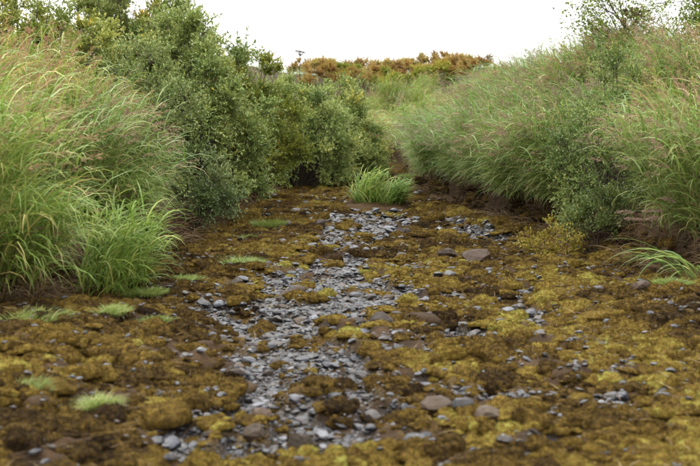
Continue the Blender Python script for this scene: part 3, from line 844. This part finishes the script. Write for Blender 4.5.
# orange shrubs on the skyline
nth = ["leftmost", "second", "third", "fourth", "fifth", "sixth", "seventh", "eighth", "ninth", "tenth", "eleventh", "twelfth", "rightmost"]
for i, px in enumerate([306, 319, 333, 347, 361, 375, 389, 403, 418, 432, 446, 461, 476]):
    Y = 56 + rng.uniform(-2, 2); X = at_depth(px, 80, Y)[0]
    h_ = (at_depth(px, float(np.interp(px, [300, 410, 440, 480], [61, 60, 54, 60])), Y)[2] - float(height(X, Y))) + rng.uniform(-0.06, 0.1)
    shrub("orange_shrub", X, Y, "%s of the orange shrubs along the skyline%s" % (nth[i], "" if i in (0, 12) else ", counted from the left"), "shrub", "orange", "orange shrubs on the skyline", color=(1.2, 1.32 + 0.1 * (i % 2), 1.3, 1),
          rx=0.75, ry=0.7, h=max(0.5, h_), lobes=22, twigs=18, per=11, leafL=0.075, leafW=0.04, seed=30 + i, lobe_r=(0.16, 0.28), tmean=0.5 + 0.08 * (i % 3))
for i, px in enumerate([322, 345, 366, 388, 410, 432, 455]):
    Y = 52 + rng.uniform(-1, 1); X = at_depth(px, 90, Y)[0]
    shrub("hillside_shrub", X, Y, "%s low %s bush on the slope below the orange skyline shrubs" % (["first", "second", "third", "fourth", "fifth", "sixth", "seventh"][i], ["rust-coloured", "yellow-green"][i % 2]), "shrub", ["orange", "alder"][i % 2],
          "bushes on the far slope", color=(1.1, 1.1, 1, 1), rx=0.8, ry=0.7, h=0.75 + rng.uniform(-0.1, 0.15), lobes=20, twigs=20, per=12, leafL=0.08, leafW=0.042, seed=50 + i, lobe_r=(0.18, 0.3), tmean=0.6)

# dry umbel on a stalk against the sky
p = at_depth(300, 52, 33.0)
bz = float(height(p[0], 33.0))
t = thing("dry_umbel_plant", (p[0], 33.0, bz), "dark dried umbel on a thin stalk against the sky above the left willows", "plant")
H = p[2] - bz
b = Builder(); tube(b, [(0.03, 0, -0.05), (0.02, 0, H * 0.4), (-0.01, 0, H * 0.75), (0.0, 0, H - 0.1)], [0.012, 0.011, 0.009, 0.008], 6, 0.5); stalk = b.obj("stalk", M["umbel"], t)
b = Builder()
hd = np.random.default_rng(3)
for i in range(22):
    a = i * 2.4; rr = 0.14 * math.sqrt((i + 0.5) / 22)
    e = np.array([rr * math.cos(a), rr * math.sin(a), H + 0.015 - 0.15 * rr * math.cos(a) * 1.2])
    tube(b, [(0, 0, H - 0.1), (e * 0.6 + np.array([0, 0, (H - 0.1) * 0.4])), e], [0.004, 0.003, 0.003], 4, 0.4)
    for k in range(9):
        q = e + hd.normal(0, 0.016, 3) * np.array([1, 1, 0.5])
        leaves(b, q[None], hd.normal(0, 1, (1, 3)), hd.normal(0, 1, (1, 3)), np.array([0.022]), np.array([0.014]), np.array([hd.uniform()]))
b.obj("umbel", M["umbel"], stalk)

# ------------------------------------------------------------------ grassy islet in the bed
x0, y0 = on_ground(378, 211)
y0 += 0.35
t = thing("grassy_islet", (x0, y0, float(height(x0, y0)) - 0.03), "bright green grass tussock on a bare mud hump in the middle of the bed", "grass tussock", None, 0.0, 1.22)
v, f = octa(4)
n = fbm(v[:, 0] * 2 + 7, v[:, 1] * 2 + v[:, 2] * 2, 3, 3)
v = v * (0.75 + 0.5 * n)[:, None] * np.array([0.58, 0.55, 0.2])
b = Builder(); b.add(v, f, 0.5); b.obj("soil_mound", M["mud"], t, True)
def islet_grass(cx, cy, cz, n, L, spread, tm, nm, colr):
    b = grass_tuft(n, L, 0.014, spread, 0.9, tm, 0.26, 6, 0.0, sy=0.9)
    b.v = [vv + np.array([cx, cy, cz], np.float32) for vv in b.v]
    o = b.obj("grass_blades", M["lush"], t, kind="stuff"); o.color = colr
islet_grass(0.02, 0.0, 0.10, 500, 0.42, 0.34, 0.45, "", (0.9, 0.95, 0.9, 1))
for cx_, hh, n_, cl in [(-0.17, (0.30, 0.60), 75, (1.1, 1.1, 0.9, 1)), (0.2, (0.22, 0.42), 70, (0.9, 1.0, 0.95, 1))]:
    bl, stb, pl = make_reed(stems=n_, h=hh, spread=0.15, lean=0.25, leaf=(0.16, 0.32), leafw=0.017, plume_frac=0.0, per=7, tmean=0.42, K=5, hang=0.8)
    for bb in (bl, stb): bb.v = [vv + np.array([cx_, 0.0, 0.12], np.float32) for vv in bb.v]
    o = bl.obj("leaf_blades", M["lush"], t, kind="stuff"); o.color = cl
    stb.obj("stems", M["lush"], t, kind="stuff")
xb, yb = on_ground(338, 208)
b = Builder(); tube(b, [(xb - 0.12, yb, 0.02), (xb + 0.05, yb + 0.1, 0.1), (xb + 0.2, yb + 0.2, 0.22)], [0.012, 0.014, 0.01], 6, 0.1)
tag(b.obj("driftwood_stick", M["bark"]), "dark stick leaning against the left end of the grassy islet", "stick")

# ------------------------------------------------------------------ small grass tufts in the moss
tufts = [(243, 272, 26, "pale green grass tuft beside the upper left edge of the main shingle", 0), (268, 232, 22, "bright grass patch below the large willow", 0),
         (283, 222, 14, "small grass tuft right of the willow, on the moss", 0), (196, 250, 18, "dull green grass patch under the dark willow", 0),
         (110, 342, 22, "pale round grass tuft in the moss on the left, the right of the two", 1), (155, 342, 18, "small low green tuft just right of the pale round one", 0),
         (35, 350, 40, "long straw-coloured grass patch lying flat at the left edge", 1), (98, 436, 22, "round pale tuft in the bottom left corner, on the moss hump", 1),
         (30, 428, 30, "blurred green grass patch at the bottom left edge", 0), (150, 300, 18, "straw and green tuft below the leafy left tussock", 1),
         (183, 285, 24, "light green tuft on the low rise left of the shingle", 0), (128, 300, 18, "fine grass growing under the leafy left tussock", 0),
         (430, 235, 10, "tiny yellow-green tuft in mid-bed right of the islet", 0), (345, 205, 12, "pale grass at the left foot of the islet", 0), (222, 262, 20, "faint green patch between the dull patch and the pale tuft", 0), (165, 268, 16, "green fringe right of the leafy left tussock", 0), (250, 243, 20, "dull green grass in the moss below the willow", 0),
         (412, 182, 18, "grass patch behind the islet near the bend", 0), (600, 352, 22, "thin pale grass lying on the yellow moss on the right", 1),
         (672, 300, 22, "small green herb tuft under the arching blades at the right edge", 0), (560, 372, 14, "wispy straw tuft on the right-hand moss", 1), (325, 190, 14, "green tuft at the bank foot left of the islet", 0)]
for px, py, w, lab, straw in tufts:
    x, y = on_ground(px, py); W = 0.8 * w * y / FPX
    t = thing("grass_tuft", (x, y, float(height(x, y)) + 0.015), lab, "grass tuft", "small grass tufts on the mossy bed")
    sparse = py > 345 and px > 500
    b = grass_tuft(110 if sparse else 850, max(0.11, W * 0.62), 0.0045, W * 0.95, 1.1, 0.5 if straw else 0.25, 0.22, 5, 0.25, lean=(rng.uniform(-0.6, 0.6) if px < 300 else None), sy=1.1)
    b.obj("blades", M["grass"], t, kind="stuff").color = (0.82, 0.86, 0.75, 1)
    b2 = grass_tuft(40 if sparse else 110, max(0.12, W * 0.8), 0.0034, W * 0.6, 1.9, 0.8, 0.12, 4, 0.8)
    b2.obj("dead_blades", M["grass"], t, kind="stuff")

# ------------------------------------------------------------------ stones
stone_mesh = []
for s in range(9):
    v, f = stone_shape(100 + s, 2, 11, 0.5)
    b = Builder(); b.add(v, f, 0.5)
    stone_mesh.append(b)
STONES = {}
def stone_obj(name, k, mat):
    key = (k, mat)
    if key not in STONES:
        STONES[key] = stone_mesh[k].mesh("stone_shape", M[mat], False)
    o = bpy.data.objects.new(name, STONES[key]); col.objects.link(o)
    return o
taken = []
def put_stone(x, y, size, k, mat, label, group=None, flat=1.0, color=(1, 1, 1, 1), sink=0.22, name="stone", rz=None):
    o = stone_obj(name, k, mat)
    o.location = (x, y, float(height(x, y)) + size * 0.5 * (0.5 * flat) * (1 - 2 * sink))
    o.rotation_euler = (rng.normal(0, 0.12), rng.normal(0, 0.12), rng.uniform(0, 6.28) if rz is None else rz)
    o.scale = (size / 2, size / 2, size / 2 * flat)
    o.color = color
    tag(o, label, "stone", group)
    taken.append((x, y, size / 2))
    return o
DARK = (0.6, 0.58, 0.56, 1); LIGHT = (1.5, 1.55, 1.65, 1)
for px, py, w, k, mat, flat, c, lab in [
    (382, 334, 32, 0, "brownstone", 1.1, (0.7, 0.65, 0.6, 1), "dark brown boulder beside the bare mud hump in mid-bed"),
    (302, 446, 34, 1, "brownstone", 1.6, (0.5, 0.5, 0.4, 1), "dark round boulder in the bottom centre, left of the brown stones"),
    (256, 446, 28, 2, "brownstone", 1.3, (0.6, 0.55, 0.45, 1), "dark mossy stone at the bottom edge of the left shingle"),
    (436, 420, 36, 3, "brownstone", 1.2, (1.1, 1.05, 1, 1), "brown wedge-shaped stone, left of the pair at the bottom"),
    (461, 424, 26, 4, "stone", 1.5, DARK, "dark grey angular stone between the two brown ones at the bottom"),
    (488, 430, 42, 5, "brownstone", 1.0, (1, 1, 1, 1), "long flat brown stone, right of the angular grey one"),
    (449, 262, 30, 6, "brownstone", 1.3, (1.2, 1.05, 0.95, 1), "rounded brown boulder left of the yellow-leaved plant"),
    (478, 264, 40, 7, "brownstone", 0.7, (1.0, 0.8, 0.7, 1), "low reddish-brown slab right of the rounded boulder"),
    (514, 295, 18, 8, "stone", 1.1, LIGHT, "pale grey stone lying alone on the right-hand moss"),
    (519, 316, 22, 0, "stone", 1.2, DARK, "dark grey stone below the lone pale one"),
    (542, 324, 22, 1, "stone", 1.1, (1.1, 1.1, 1.15, 1), "grey stone in the small cluster right of centre"),
    (532, 312, 16, 2, "stone", 1.1, (1, 1, 1.1, 1), "small grey stone at the back of the right-hand cluster"),
    (641, 369, 24, 3, "stone", 0.8, (0.9, 0.92, 1.05, 1), "flat blue-grey stone alone on yellow moss near the right edge"),
    (663, 408, 24, 4, "stone", 1.0, DARK, "dark stone near the bottom right with a pale face"),
    (286, 296, 26, 5, "brownstone", 1.2, (0.9, 0.9, 0.95, 1), "grey-brown boulder at the top of the main shingle"),
    (322, 293, 18, 6, "brownstone", 1.1, (0.9, 0.9, 0.95, 1), "smaller grey-brown boulder right of the one at the shingle top"),
    (318, 287, 14, 7, "stone", 1.0, (1, 1, 1, 1), "small grey stone behind the boulders at the shingle top"),
    (455, 352, 26, 8, "stone", 0.9, (0.9, 0.92, 1, 1), "slaty grey stone leaning in the mid-right stone cluster"),
    (474, 340, 20, 0, "stone", 0.9, (0.8, 0.82, 0.9, 1), "blue-grey slab behind the slaty stone in mid-right"),
    (398, 356, 20, 1, "stone", 1.1, DARK, "dark stone in the moss below the bare mud hump"),
    (260, 430, 26, 2, "brownstone", 1.2, (1.15, 1.05, 1, 1), "brown rounded stone in the lower left shingle"),
    (237, 380, 20, 3, "brownstone", 0.8, (0.9, 0.85, 0.8, 1), "brown stone at the left rim of the narrow shingle"),
    (350, 242, 12, 4, "stone", 0.9, LIGHT, "white-grey stone in the shingle left of the islet"),
    (405, 240, 14, 5, "brownstone", 1.1, (0.6, 0.6, 0.55, 1), "dark stone in the moss below the islet"),
    (478, 238, 24, 6, "stone", 0.8, (1.1, 1.1, 1.1, 1), "flat grey slab in the shingle below the right reeds"),
    (320, 232, 16, 7, "brownstone", 1.5, (0.45, 0.4, 0.35, 1), "dark round stone left of the islet shingle"),
    (288, 231, 15, 8, "brownstone", 1.6, (0.45, 0.4, 0.35, 1), "dark stone in the moss below the willow"),
    (88, 432, 26, 0, "brownstone", 1.0, (0.5, 0.45, 0.4, 1), "dark stone half hidden in the bottom left moss"),
    (4, 408, 20, 1, "stone", 1.2, (0.8, 0.85, 0.95, 1), "blue-grey stone cut by the left edge near the bottom"),
    (658, 318, 10, 2, "stone", 1.2, LIGHT, "small bright stone below the arching blades at right"),
    (640, 307, 20, 3, "brownstone", 1.3, (0.8, 0.75, 0.7, 1), "brown stone at the right bank foot below the arching blades"),
    (503, 445, 20, 4, "stone", 1.2, (1, 1, 1.1, 1), "grey stone at the bottom edge right of the long brown one"),
    (552, 410, 22, 5, "stone", 0.9, (0.9, 0.9, 0.95, 1), "grey stone in the lower right shingle patch"),
    (585, 398, 20, 6, "stone", 0.8, LIGHT, "pale flat stone in the lower right shingle patch"),
    (388, 300, 18, 7, "brownstone", 1.0, (1.1, 1.1, 1.1, 1), "grey-brown stone right of the main shingle"),
    (404, 262, 22, 8, "brownstone", 0.9, (1.1, 1.1, 1.1, 1), "low grey-brown stone in mid-bed left of the rounded boulder")]:
    x, y = on_ground(px, py)
    put_stone(x, y, w * y / FPX * 1.05, k, mat, lab, None, flat, c)
named = len(taken)
# mud humps
for px, py, w, h_, lab in [(420, 330, 42, 0.07, "bare brown mud hump in the middle of the bed"), (235, 385, 46, 0.05, "smooth brown mud patch left of the narrow shingle"),
                           (368, 347, 46, 0.05, "low bare mud patch below the dark boulder"), (40, 440, 30, 0.05, "reddish mud patch in the bottom left moss")]:
    x, y = on_ground(px, py); w_ = w * y / FPX / 2
    v, f = octa(3); v = v * (0.8 + 0.4 * fbm(v[:, 0] * 2 + px, v[:, 1] * 2 + py, 9, 3))[:, None] * np.array([w_, w_ * 1.1, h_])
    b = Builder(); b.add(v, f, 0.5); o = b.obj("mud_hump", M["mud"], None, True); o.location = (x, y, float(height(x, y)))
    tag(o, lab, "mud", "bare mud humps in the bed")
# ------------------------------------------------------------------ scattering for the uncountable
def scatter(name, meshes, pos, scl, rot, tone, label, cat):
    """one object that sets small shapes on a cloud of points"""
    pc = bpy.data.collections.new(name + "_shapes")
    for i, me in enumerate(meshes):
        pc.objects.link(bpy.data.objects.new("%s_piece_%02d" % (name, i), me))
    n = len(pos)
    me = bpy.data.meshes.new(name)
    me.vertices.add(n); me.vertices.foreach_set("co", np.asarray(pos, np.float32).reshape(-1))
    for nm, typ, arr in (("scl", 'FLOAT_VECTOR', scl), ("rot", 'FLOAT_VECTOR', rot)):
        me.attributes.new(nm, typ, 'POINT').data.foreach_set("vector", np.asarray(arr, np.float32).reshape(-1))
    me.attributes.new("tone", 'FLOAT', 'POINT').data.foreach_set("value", np.asarray(tone, np.float32))
    me.attributes.new("pick", 'INT', 'POINT').data.foreach_set("value", rng.integers(0, len(meshes), n).astype(np.int32))
    o = bpy.data.objects.new(name, me); col.objects.link(o)
    ng = bpy.data.node_groups.new(name + "_scatter", 'GeometryNodeTree')
    ng.interface.new_socket("Geometry", in_out='INPUT', socket_type='NodeSocketGeometry')
    ng.interface.new_socket("Geometry", in_out='OUTPUT', socket_type='NodeSocketGeometry')
    N_, L = ng.nodes, ng.links
    gi, go = N_.new("NodeGroupInput"), N_.new("NodeGroupOutput")
    m2p = N_.new("GeometryNodeMeshToPoints")
    iop = N_.new("GeometryNodeInstanceOnPoints")
    ci = N_.new("GeometryNodeCollectionInfo")
    ci.inputs["Collection"].default_value = pc
    ci.inputs["Separate Children"].default_value = True
    ci.inputs["Reset Children"].default_value = True
    def na(nm, typ):
        a = N_.new("GeometryNodeInputNamedAttribute"); a.data_type = typ; a.inputs["Name"].default_value = nm
        return a.outputs["Attribute"]
    L.new(gi.outputs[0], m2p.inputs["Mesh"]); L.new(m2p.outputs[0], iop.inputs["Points"])
    L.new(ci.outputs[0], iop.inputs["Instance"])
    iop.inputs["Pick Instance"].default_value = True
    L.new(na("pick", 'INT'), iop.inputs["Instance Index"])
    e2r = N_.new("FunctionNodeEulerToRotation")
    L.new(na("rot", 'FLOAT_VECTOR'), e2r.inputs[0]); L.new(e2r.outputs[0], iop.inputs["Rotation"])
    L.new(na("scl", 'FLOAT_VECTOR'), iop.inputs["Scale"])
    L.new(iop.outputs[0], go.inputs[0])
    md = o.modifiers.new("scatter", 'NODES'); md.node_group = ng
    tag(o, label, cat, kind="stuff")
    return o

# loose stones drawn by size: the largest stay single
LANDMARKS = [(382, 334, "the dark boulder by the mud hump"), (302, 446, "the dark round boulder at the bottom"), (436, 420, "the brown wedge-shaped stone"), (488, 430, "the long flat brown stone"),
             (449, 262, "the rounded brown boulder"), (514, 295, "the lone pale stone"), (542, 324, "the right-hand stone cluster"), (641, 369, "the flat stone at the right edge"), (663, 408, "the dark stone at lower right"),
             (286, 296, "the boulder topping the shingle"), (455, 352, "the slaty leaning stone"), (260, 430, "the brown stone at lower left"), (237, 380, "the brown mud patch"), (350, 242, "the white-grey stone near the islet"),
             (478, 238, "the flat slab below the right reeds"), (243, 272, "the pale tuft above the shingle"), (110, 342, "the pale round tuft on the left"), (98, 436, "the bottom left tuft"), (378, 214, "the grassy islet"),
             (552, 257, "the yellow-leaved plant"), (268, 232, "the bright grass patch below the willow"), (585, 398, "the pale flat stone at lower right"), (503, 445, "the grey stone at the bottom edge"), (183, 285, "the light green tuft on the rise"),
             (420, 330, "the bare mud hump"), (300, 320, "the middle of the main shingle"), (225, 455, "the bottom end of the left shingle"), (350, 400, "the moss tongue in the lower middle"), (600, 455, "the yellow moss at the bottom right")]
LM = np.array([on_ground(a[0], a[1]) for a in LANDMARKS])
def beside(x, y):
    d = (LM[:, 0] - x) ** 2 + ((LM[:, 1] - y) * 0.6) ** 2
    i = int(np.argmin(d)); dx, dy = x - LM[i, 0], (y - LM[i, 1]) * 0.6
    if abs(dx) > abs(dy): w = "left of" if dx < 0 else "right of"
    else: w = "behind" if dy > 0 else "in front of"
    dist = math.sqrt(d[i])
    return ("just " if dist < 0.3 else "" if dist < 0.7 else "well ") + w + " " + LANDMARKS[i][2]
N = 420000
cx = rng.uniform(-3.3, 3.5, N); cy = 5.2 + 31 * rng.uniform(0, 1, N)
gmask = gravel(cx, cy); bd = bank_dist(cx, cy)
ok = (bd < -0.05) & (np.abs(cx) < 0.30 * cy + 0.4) & (rng.uniform(size=N) < np.where(gmask > 0.25, 0.95, 0.025 + 0.09 * smooth(0.5, 0.62, fbm(cx * 5, cy * 4, 131, 2))) * np.interp(cy, [5, 12, 16, 36], [1, 1, 0.5, 0.22]))
cx, cy, gmask = cx[ok], cy[ok], gmask[ok]
size = np.clip(rng.lognormal(math.log(0.034), 0.5, len(cx)), 0.013, 0.16) * np.interp(cy, [5, 12, 25], [0.85, 1, 1.6])
show = size / cy
order = np.argsort(-show)
shade = [((1, 1, 1.05, 1), "stone", "grey"), ((0.75, 0.78, 0.88, 1), "stone", "blue-grey"), (LIGHT, "stone", "pale grey"), (DARK, "stone", "dark"), ((1, 1, 1, 1), "brownstone", "brown")]
cnt = 0; used = np.zeros(len(cx), bool)
for i in order:
    if cnt >= 262: break
    x, y = cx[i], cy[i]
    if any((x - a) ** 2 + (y - b_) ** 2 < (size[i] * 0.42 + r_ * 0.9) ** 2 for a, b_, r_ in taken): continue
    c, mat, word = shade[int(rng.choice(5, p=[0.32, 0.24, 0.14, 0.14, 0.16]))]
    fl = rng.uniform(0.6, 1.2)
    put_stone(x, y, size[i] * 1.1, int(rng.integers(9)), mat, "%s %s%s stone %s" % ("larger" if size[i] > 0.12 else "fist-sized" if size[i] > 0.085 else "small", "flat " if fl < 0.8 else "rounded " if fl > 1.05 else "", word, beside(x, y)),
              "loose stones in the bed", fl, c, 0.26)
    used[i] = True; cnt += 1
rest = np.where(~used)[0]; n = len(rest)
shapes = []
for k in range(10):
    v, f = stone_shape(200 + k, 2, 10, 0.5)
    b = Builder(); b.add(v, f, 0.5); shapes.append(b.mesh("pebble", M["pebble"], False))
sz = size[rest] * 0.5
scatter("shingle", shapes, np.stack([cx[rest], cy[rest], height(cx[rest], cy[rest]) + sz * rng.uniform(-0.2, 0.4, n) + np.where(gmask[rest] > 0.25, 0, 0.012)], -1),
        np.stack([sz, sz, sz * rng.uniform(0.6, 1.15, n)], -1), np.stack([rng.normal(0, 0.22, n), rng.normal(0, 0.22, n), rng.uniform(0, 6.28, n)], -1),
        rng.uniform(0, 1, n), "small wet grey shingle covering the stream bed", "shingle")

# ------------------------------------------------------------------ moss
def tuft_free(x, y):
    m = np.ones_like(x)
    for px, py, w, lab, straw in tufts:
        a, b_ = on_ground(px, py); m = np.where((x - a) ** 2 + (y - b_) ** 2 < (w * b_ / FPX * 0.55) ** 2, 0.15, m)
    a, b_ = on_ground(380, 212)
    m = np.where(((x - a) / 0.6) ** 2 + ((y - b_ - 0.2) / 1.0) ** 2 < 1, 0.05, m)
    return m
def moss_tone(x, y):
    """ochre on the left, yellower patches to the right front"""
    n = fbm(x * 1.6, y * 1.2, 111, 3)
    yel = smooth(0.3, 1.8, x) * smooth(15, 8, y) * 0.12
    return np.clip(0.47 + (n - 0.5) * 0.85 + yel, 0.0, 1.0)
def fuzz(v, f, per, length, r):
    tri = v[f]; n = np.cross(tri[:, 1] - tri[:, 0], tri[:, 2] - tri[:, 0]); ar = np.linalg.norm(n, axis=1)
    n /= np.maximum(ar[:, None], 1e-9)
    k = r.choice(len(f), per, p=ar / ar.sum())
    w = r.dirichlet((1, 1, 1), per)
    p = (tri[k] * w[..., None]).sum(1)
    d = n[k] * 0.7 + r.normal(0, 0.5, (per, 3)) + np.array([0, 0, 0.25]); d /= np.linalg.norm(d, axis=1, keepdims=True)
    q = np.cross(d, r.normal(size=(per, 3))); q /= np.linalg.norm(q, axis=1, keepdims=True)
    L = length * r.uniform(0.5, 1.3, per)
    return np.stack([p - q * (L * 0.16)[:, None], p + q * (L * 0.16)[:, None], p + d * L[:, None]], 1).reshape(-1, 3), np.arange(per * 3).reshape(-1, 3)
def cushion(seed, sub, per, flen):
    r = np.random.default_rng(seed)
    v, f = octa(sub)
    # a cluster of small domes run together
    cs = r.normal(0, 0.42, (9, 2)); rs = r.uniform(0.28, 0.62, 9)
    ang = np.arctan2(v[:, 1], v[:, 0]); rr = np.hypot(v[:, 0], v[:, 1])
    edge = 1 + 0.22 * np.sin(2 * ang + r.uniform(0, 6)) * r.uniform(0.3, 1) + 0.14 * np.sin(3 * ang + r.uniform(0, 6)) + 0.07 * np.sin(7 * ang + r.uniform(0, 6))
    # even out the top so detail is spread over the plan
    pr = np.where(v[:, 2] > 0, np.arccos(np.clip(v[:, 2], -1, 1)) / (math.pi / 2), 1.0)
    x = np.cos(ang) * pr * edge; y = np.sin(ang) * pr * edge
    x = np.where(v[:, 2] > 0, x, v[:, 0] * edge); y = np.where(v[:, 2] > 0, y, v[:, 1] * edge)
    z = 0.30 * np.sqrt(np.clip(1 - pr ** 2, 0, 1))
    for (a, b_), q in zip(cs, rs):
        d2 = ((x - a) ** 2 + (y - b_) ** 2) / q ** 2
        z = np.maximum(z, 0.62 * q * np.sqrt(np.clip(1 - d2, 0, 1)) + 0.16 * np.sqrt(np.clip(1 - pr ** 2, 0, 1)))
    z = z + (fbm(x * 4 + seed, y * 4, 13, 3) - 0.5) * 0.22 * np.clip(1.3 - pr, 0, 1)
    z = np.where(v[:, 2] > 0.001, z, -0.25 * np.clip(-v[:, 2] * 3, 0, 1))
    w = np.stack([x, y, z], -1)
    keep = f[(v[f][:, :, 2] > -0.35).any(1)]
    b = Builder(); b.add(w, keep, np.clip(0.30 + 0.5 * fbm(x * 3 + seed, y * 3, 19, 2), 0, 1))
    top = f[(v[f][:, :, 2] > -0.05).all(1)]
    fv, ff = fuzz(w, top, per, flen, r)
    b.add(fv, ff, np.repeat(np.clip(r.normal(0.72, 0.28, per), 0, 1.2), 3))
    return b.mesh("moss_cushion", M["moss"], False)
HUM = [cushion(300 + k, 5, 4500, 0.045) for k in range(6)]
LUMP = [cushion(340 + k, 4, 800, 0.12) for k in range(10)]
def hummock(x, y, r_, label, group, tall=1.0):
    o = bpy.data.objects.new("moss_cushion", HUM[int(rng.integers(len(HUM)))]); col.objects.link(o)
    o.location = (x, y, float(height(x, y)) - 0.12 * r_)
    o.rotation_euler = (rng.normal(0, 0.06), rng.normal(0, 0.06), rng.uniform(0, 6.28)); o.scale = (r_, r_ * rng.uniform(0.75, 1.0), r_ * tall * rng.uniform(0.7, 0.95))
    o.color = (1, 1, 1, 1.0 + float(moss_tone(x, y)) + 0.04)
    tag(o, label, "moss", group)
for px, py, w, lab, tall in [(160, 432, 80, "largest ochre moss hump at the bottom left", 0.8), (95, 400, 40, "bright yellow-topped moss cushion at the lower left", 1.0), (130, 390, 46, "rounded moss cushion right of the bright yellow-topped one", 0.9),
                             (20, 395, 40, "mossy hump cut by the left edge", 0.9), (145, 352, 46, "low moss hump behind the round pale tuft", 0.7), (300, 438, 36, "moss cap on the dark boulder at the bottom centre", 1.0),
                             (487, 345, 34, "yellow moss cushion above the mid-right stones", 0.9), (610, 440, 50, "yellow moss hump in the bottom right", 0.8), (560, 365, 46, "yellow moss cushion right of the stone cluster", 0.7),
                             (385, 318, 26, "small yellow moss cushion on the dark boulder", 1.2), (600, 325, 60, "wide pale yellow moss carpet below the right bank", 0.4), (660, 455, 50, "moss hump in the bottom right corner", 0.8),
                             (215, 345, 44, "ochre moss tongue at the left rim of the shingle", 0.7), (60, 425, 46, "dark moss hump behind the bottom left grass", 0.8)]:
    x, y = on_ground(px, py); hummock(x, y, w * y / FPX / 2, lab, "named moss cushions", tall)
N = 150000
mx = rng.uniform(-3.4, 3.6, N); my = 5.0 + 33 * rng.uniform(0, 1, N) ** 1.45
mg = gravel(mx, my); mb = bank_dist(mx, my); mc = fbm(mx * 3.0, my * 2.4, 91, 3) * 0.6 + 0.4 * fbm(mx * 9, my * 7, 95, 2)
ok = (mb < 0.3 * rng.uniform(size=N)) & (np.abs(mx) < 0.30 * my + 0.45) & (rng.uniform(size=N) < smooth(0.31, 0.46, mc) * np.where(mg > 0.15, np.where(my < 9.2, 0.30, 0.17), 1.0) * tuft_free(mx, my))
mx, my = mx[ok][:34000], my[ok][:34000]; n = len(mx)
rad = np.clip(rng.lognormal(math.log(0.047), 0.5, n), 0.016, 0.14) * np.interp(my, [5, 12, 30], [0.85, 1, 1.5])
rad = np.where(gravel(mx, my) > 0.02, rad * 0.55, rad)
scatter("moss", LUMP, np.stack([mx, my, height(mx, my) - rad * 0.10], -1), np.stack([rad, rad * rng.uniform(0.65, 1.05, n), rad * rng.uniform(0.5, 1.2, n)], -1),
        np.stack([rng.normal(0, 0.12, n), rng.normal(0, 0.12, n), rng.uniform(0, 6.28, n)], -1), np.clip(moss_tone(mx, my) + rng.normal(0, 0.11, n) - 0.25 * smooth(-0.1, 0.25, bank_dist(mx, my)), 0, 1),
        "ochre and olive moss carpeting the stones of the bed", "moss")

# ------------------------------------------------------------------ hanging dead grass and roots on the bank faces, litter
b = Builder()
N = 14000
yy = 10 + 26 * rng.uniform(0, 1, N) ** 1.6; sidew = rng.uniform(size=N) < 0.5
xx = np.where(sidew, left_edge(yy) - rng.uniform(-0.12, 0.5, N), right_edge(yy) + rng.uniform(-0.12, 0.5, N))
az = np.where(sidew, 0.0, math.pi) + rng.normal(0, 0.7, N)
ribbons(b, np.stack([xx, yy, height(xx, yy) + 0.02], -1), az, rng.uniform(0.4, 1.2, N), rng.uniform(1.8, 2.9, N), rng.uniform(0.15, 0.45, N), rng.uniform(0.004, 0.009, N), 4, rand_tint(N, 0.35, 0.2))
tag(b.obj("hanging_roots", M["straw"], None, False, "stuff"), "dead brown grass and roots hanging over the bank feet", "dead grass")
b = Builder()
N = 5200
xx = rng.uniform(-3, 3.3, N); yy = 5.2 + 14 * rng.uniform(0, 1, N) ** 1.4
ok = rng.uniform(size=N) < np.where(np.abs(xx) > 1.0, 0.8, 0.25); xx, yy = xx[ok], yy[ok]; N = len(xx)
ribbons(b, np.stack([xx, yy, height(xx, yy) + 0.03], -1), rng.uniform(0, 6.28, N), rng.uniform(1.1, 1.5, N), rng.uniform(1.5, 1.75, N), 0.04 + 0.13 * rng.uniform(0, 1, N) ** 2, rng.uniform(0.0025, 0.005, N), 4, rand_tint(N, 0.42, 0.28))
tag(b.obj("dry_stalks", M["straw"], None, False, "stuff"), "dry straw stalks strewn over the moss", "straw")
# ground cover on banks and the far slope
b = Builder()
N = 26000
yy = rng.uniform(9, 66, N); xx = rng.uniform(-1, 1, N) * (yy * 0.30 + 1.0)
ok = bank_dist(xx, yy) > 0.15; xx, yy = xx[ok], yy[ok]; N = len(xx)
far = smooth(30, 45, yy)
ribbons(b, np.stack([xx, yy, height(xx, yy) - 0.02], -1), rng.uniform(0, 6.28, N), rng.uniform(0, 0.4, N), rng.uniform(0.7, 2.0, N), rng.uniform(0.4, 0.95, N) * (1 - 0.45 * far), 0.010 + 0.010 * far * rng.uniform(0.5, 1, N), 4, np.clip(rng.normal(0.5, 0.18, N) + 0.06 * far, 0, 1))
tag(b.obj("bank_grass", M["reed"], None, False, "stuff"), "rank green grass covering the banks and far slope", "grass")
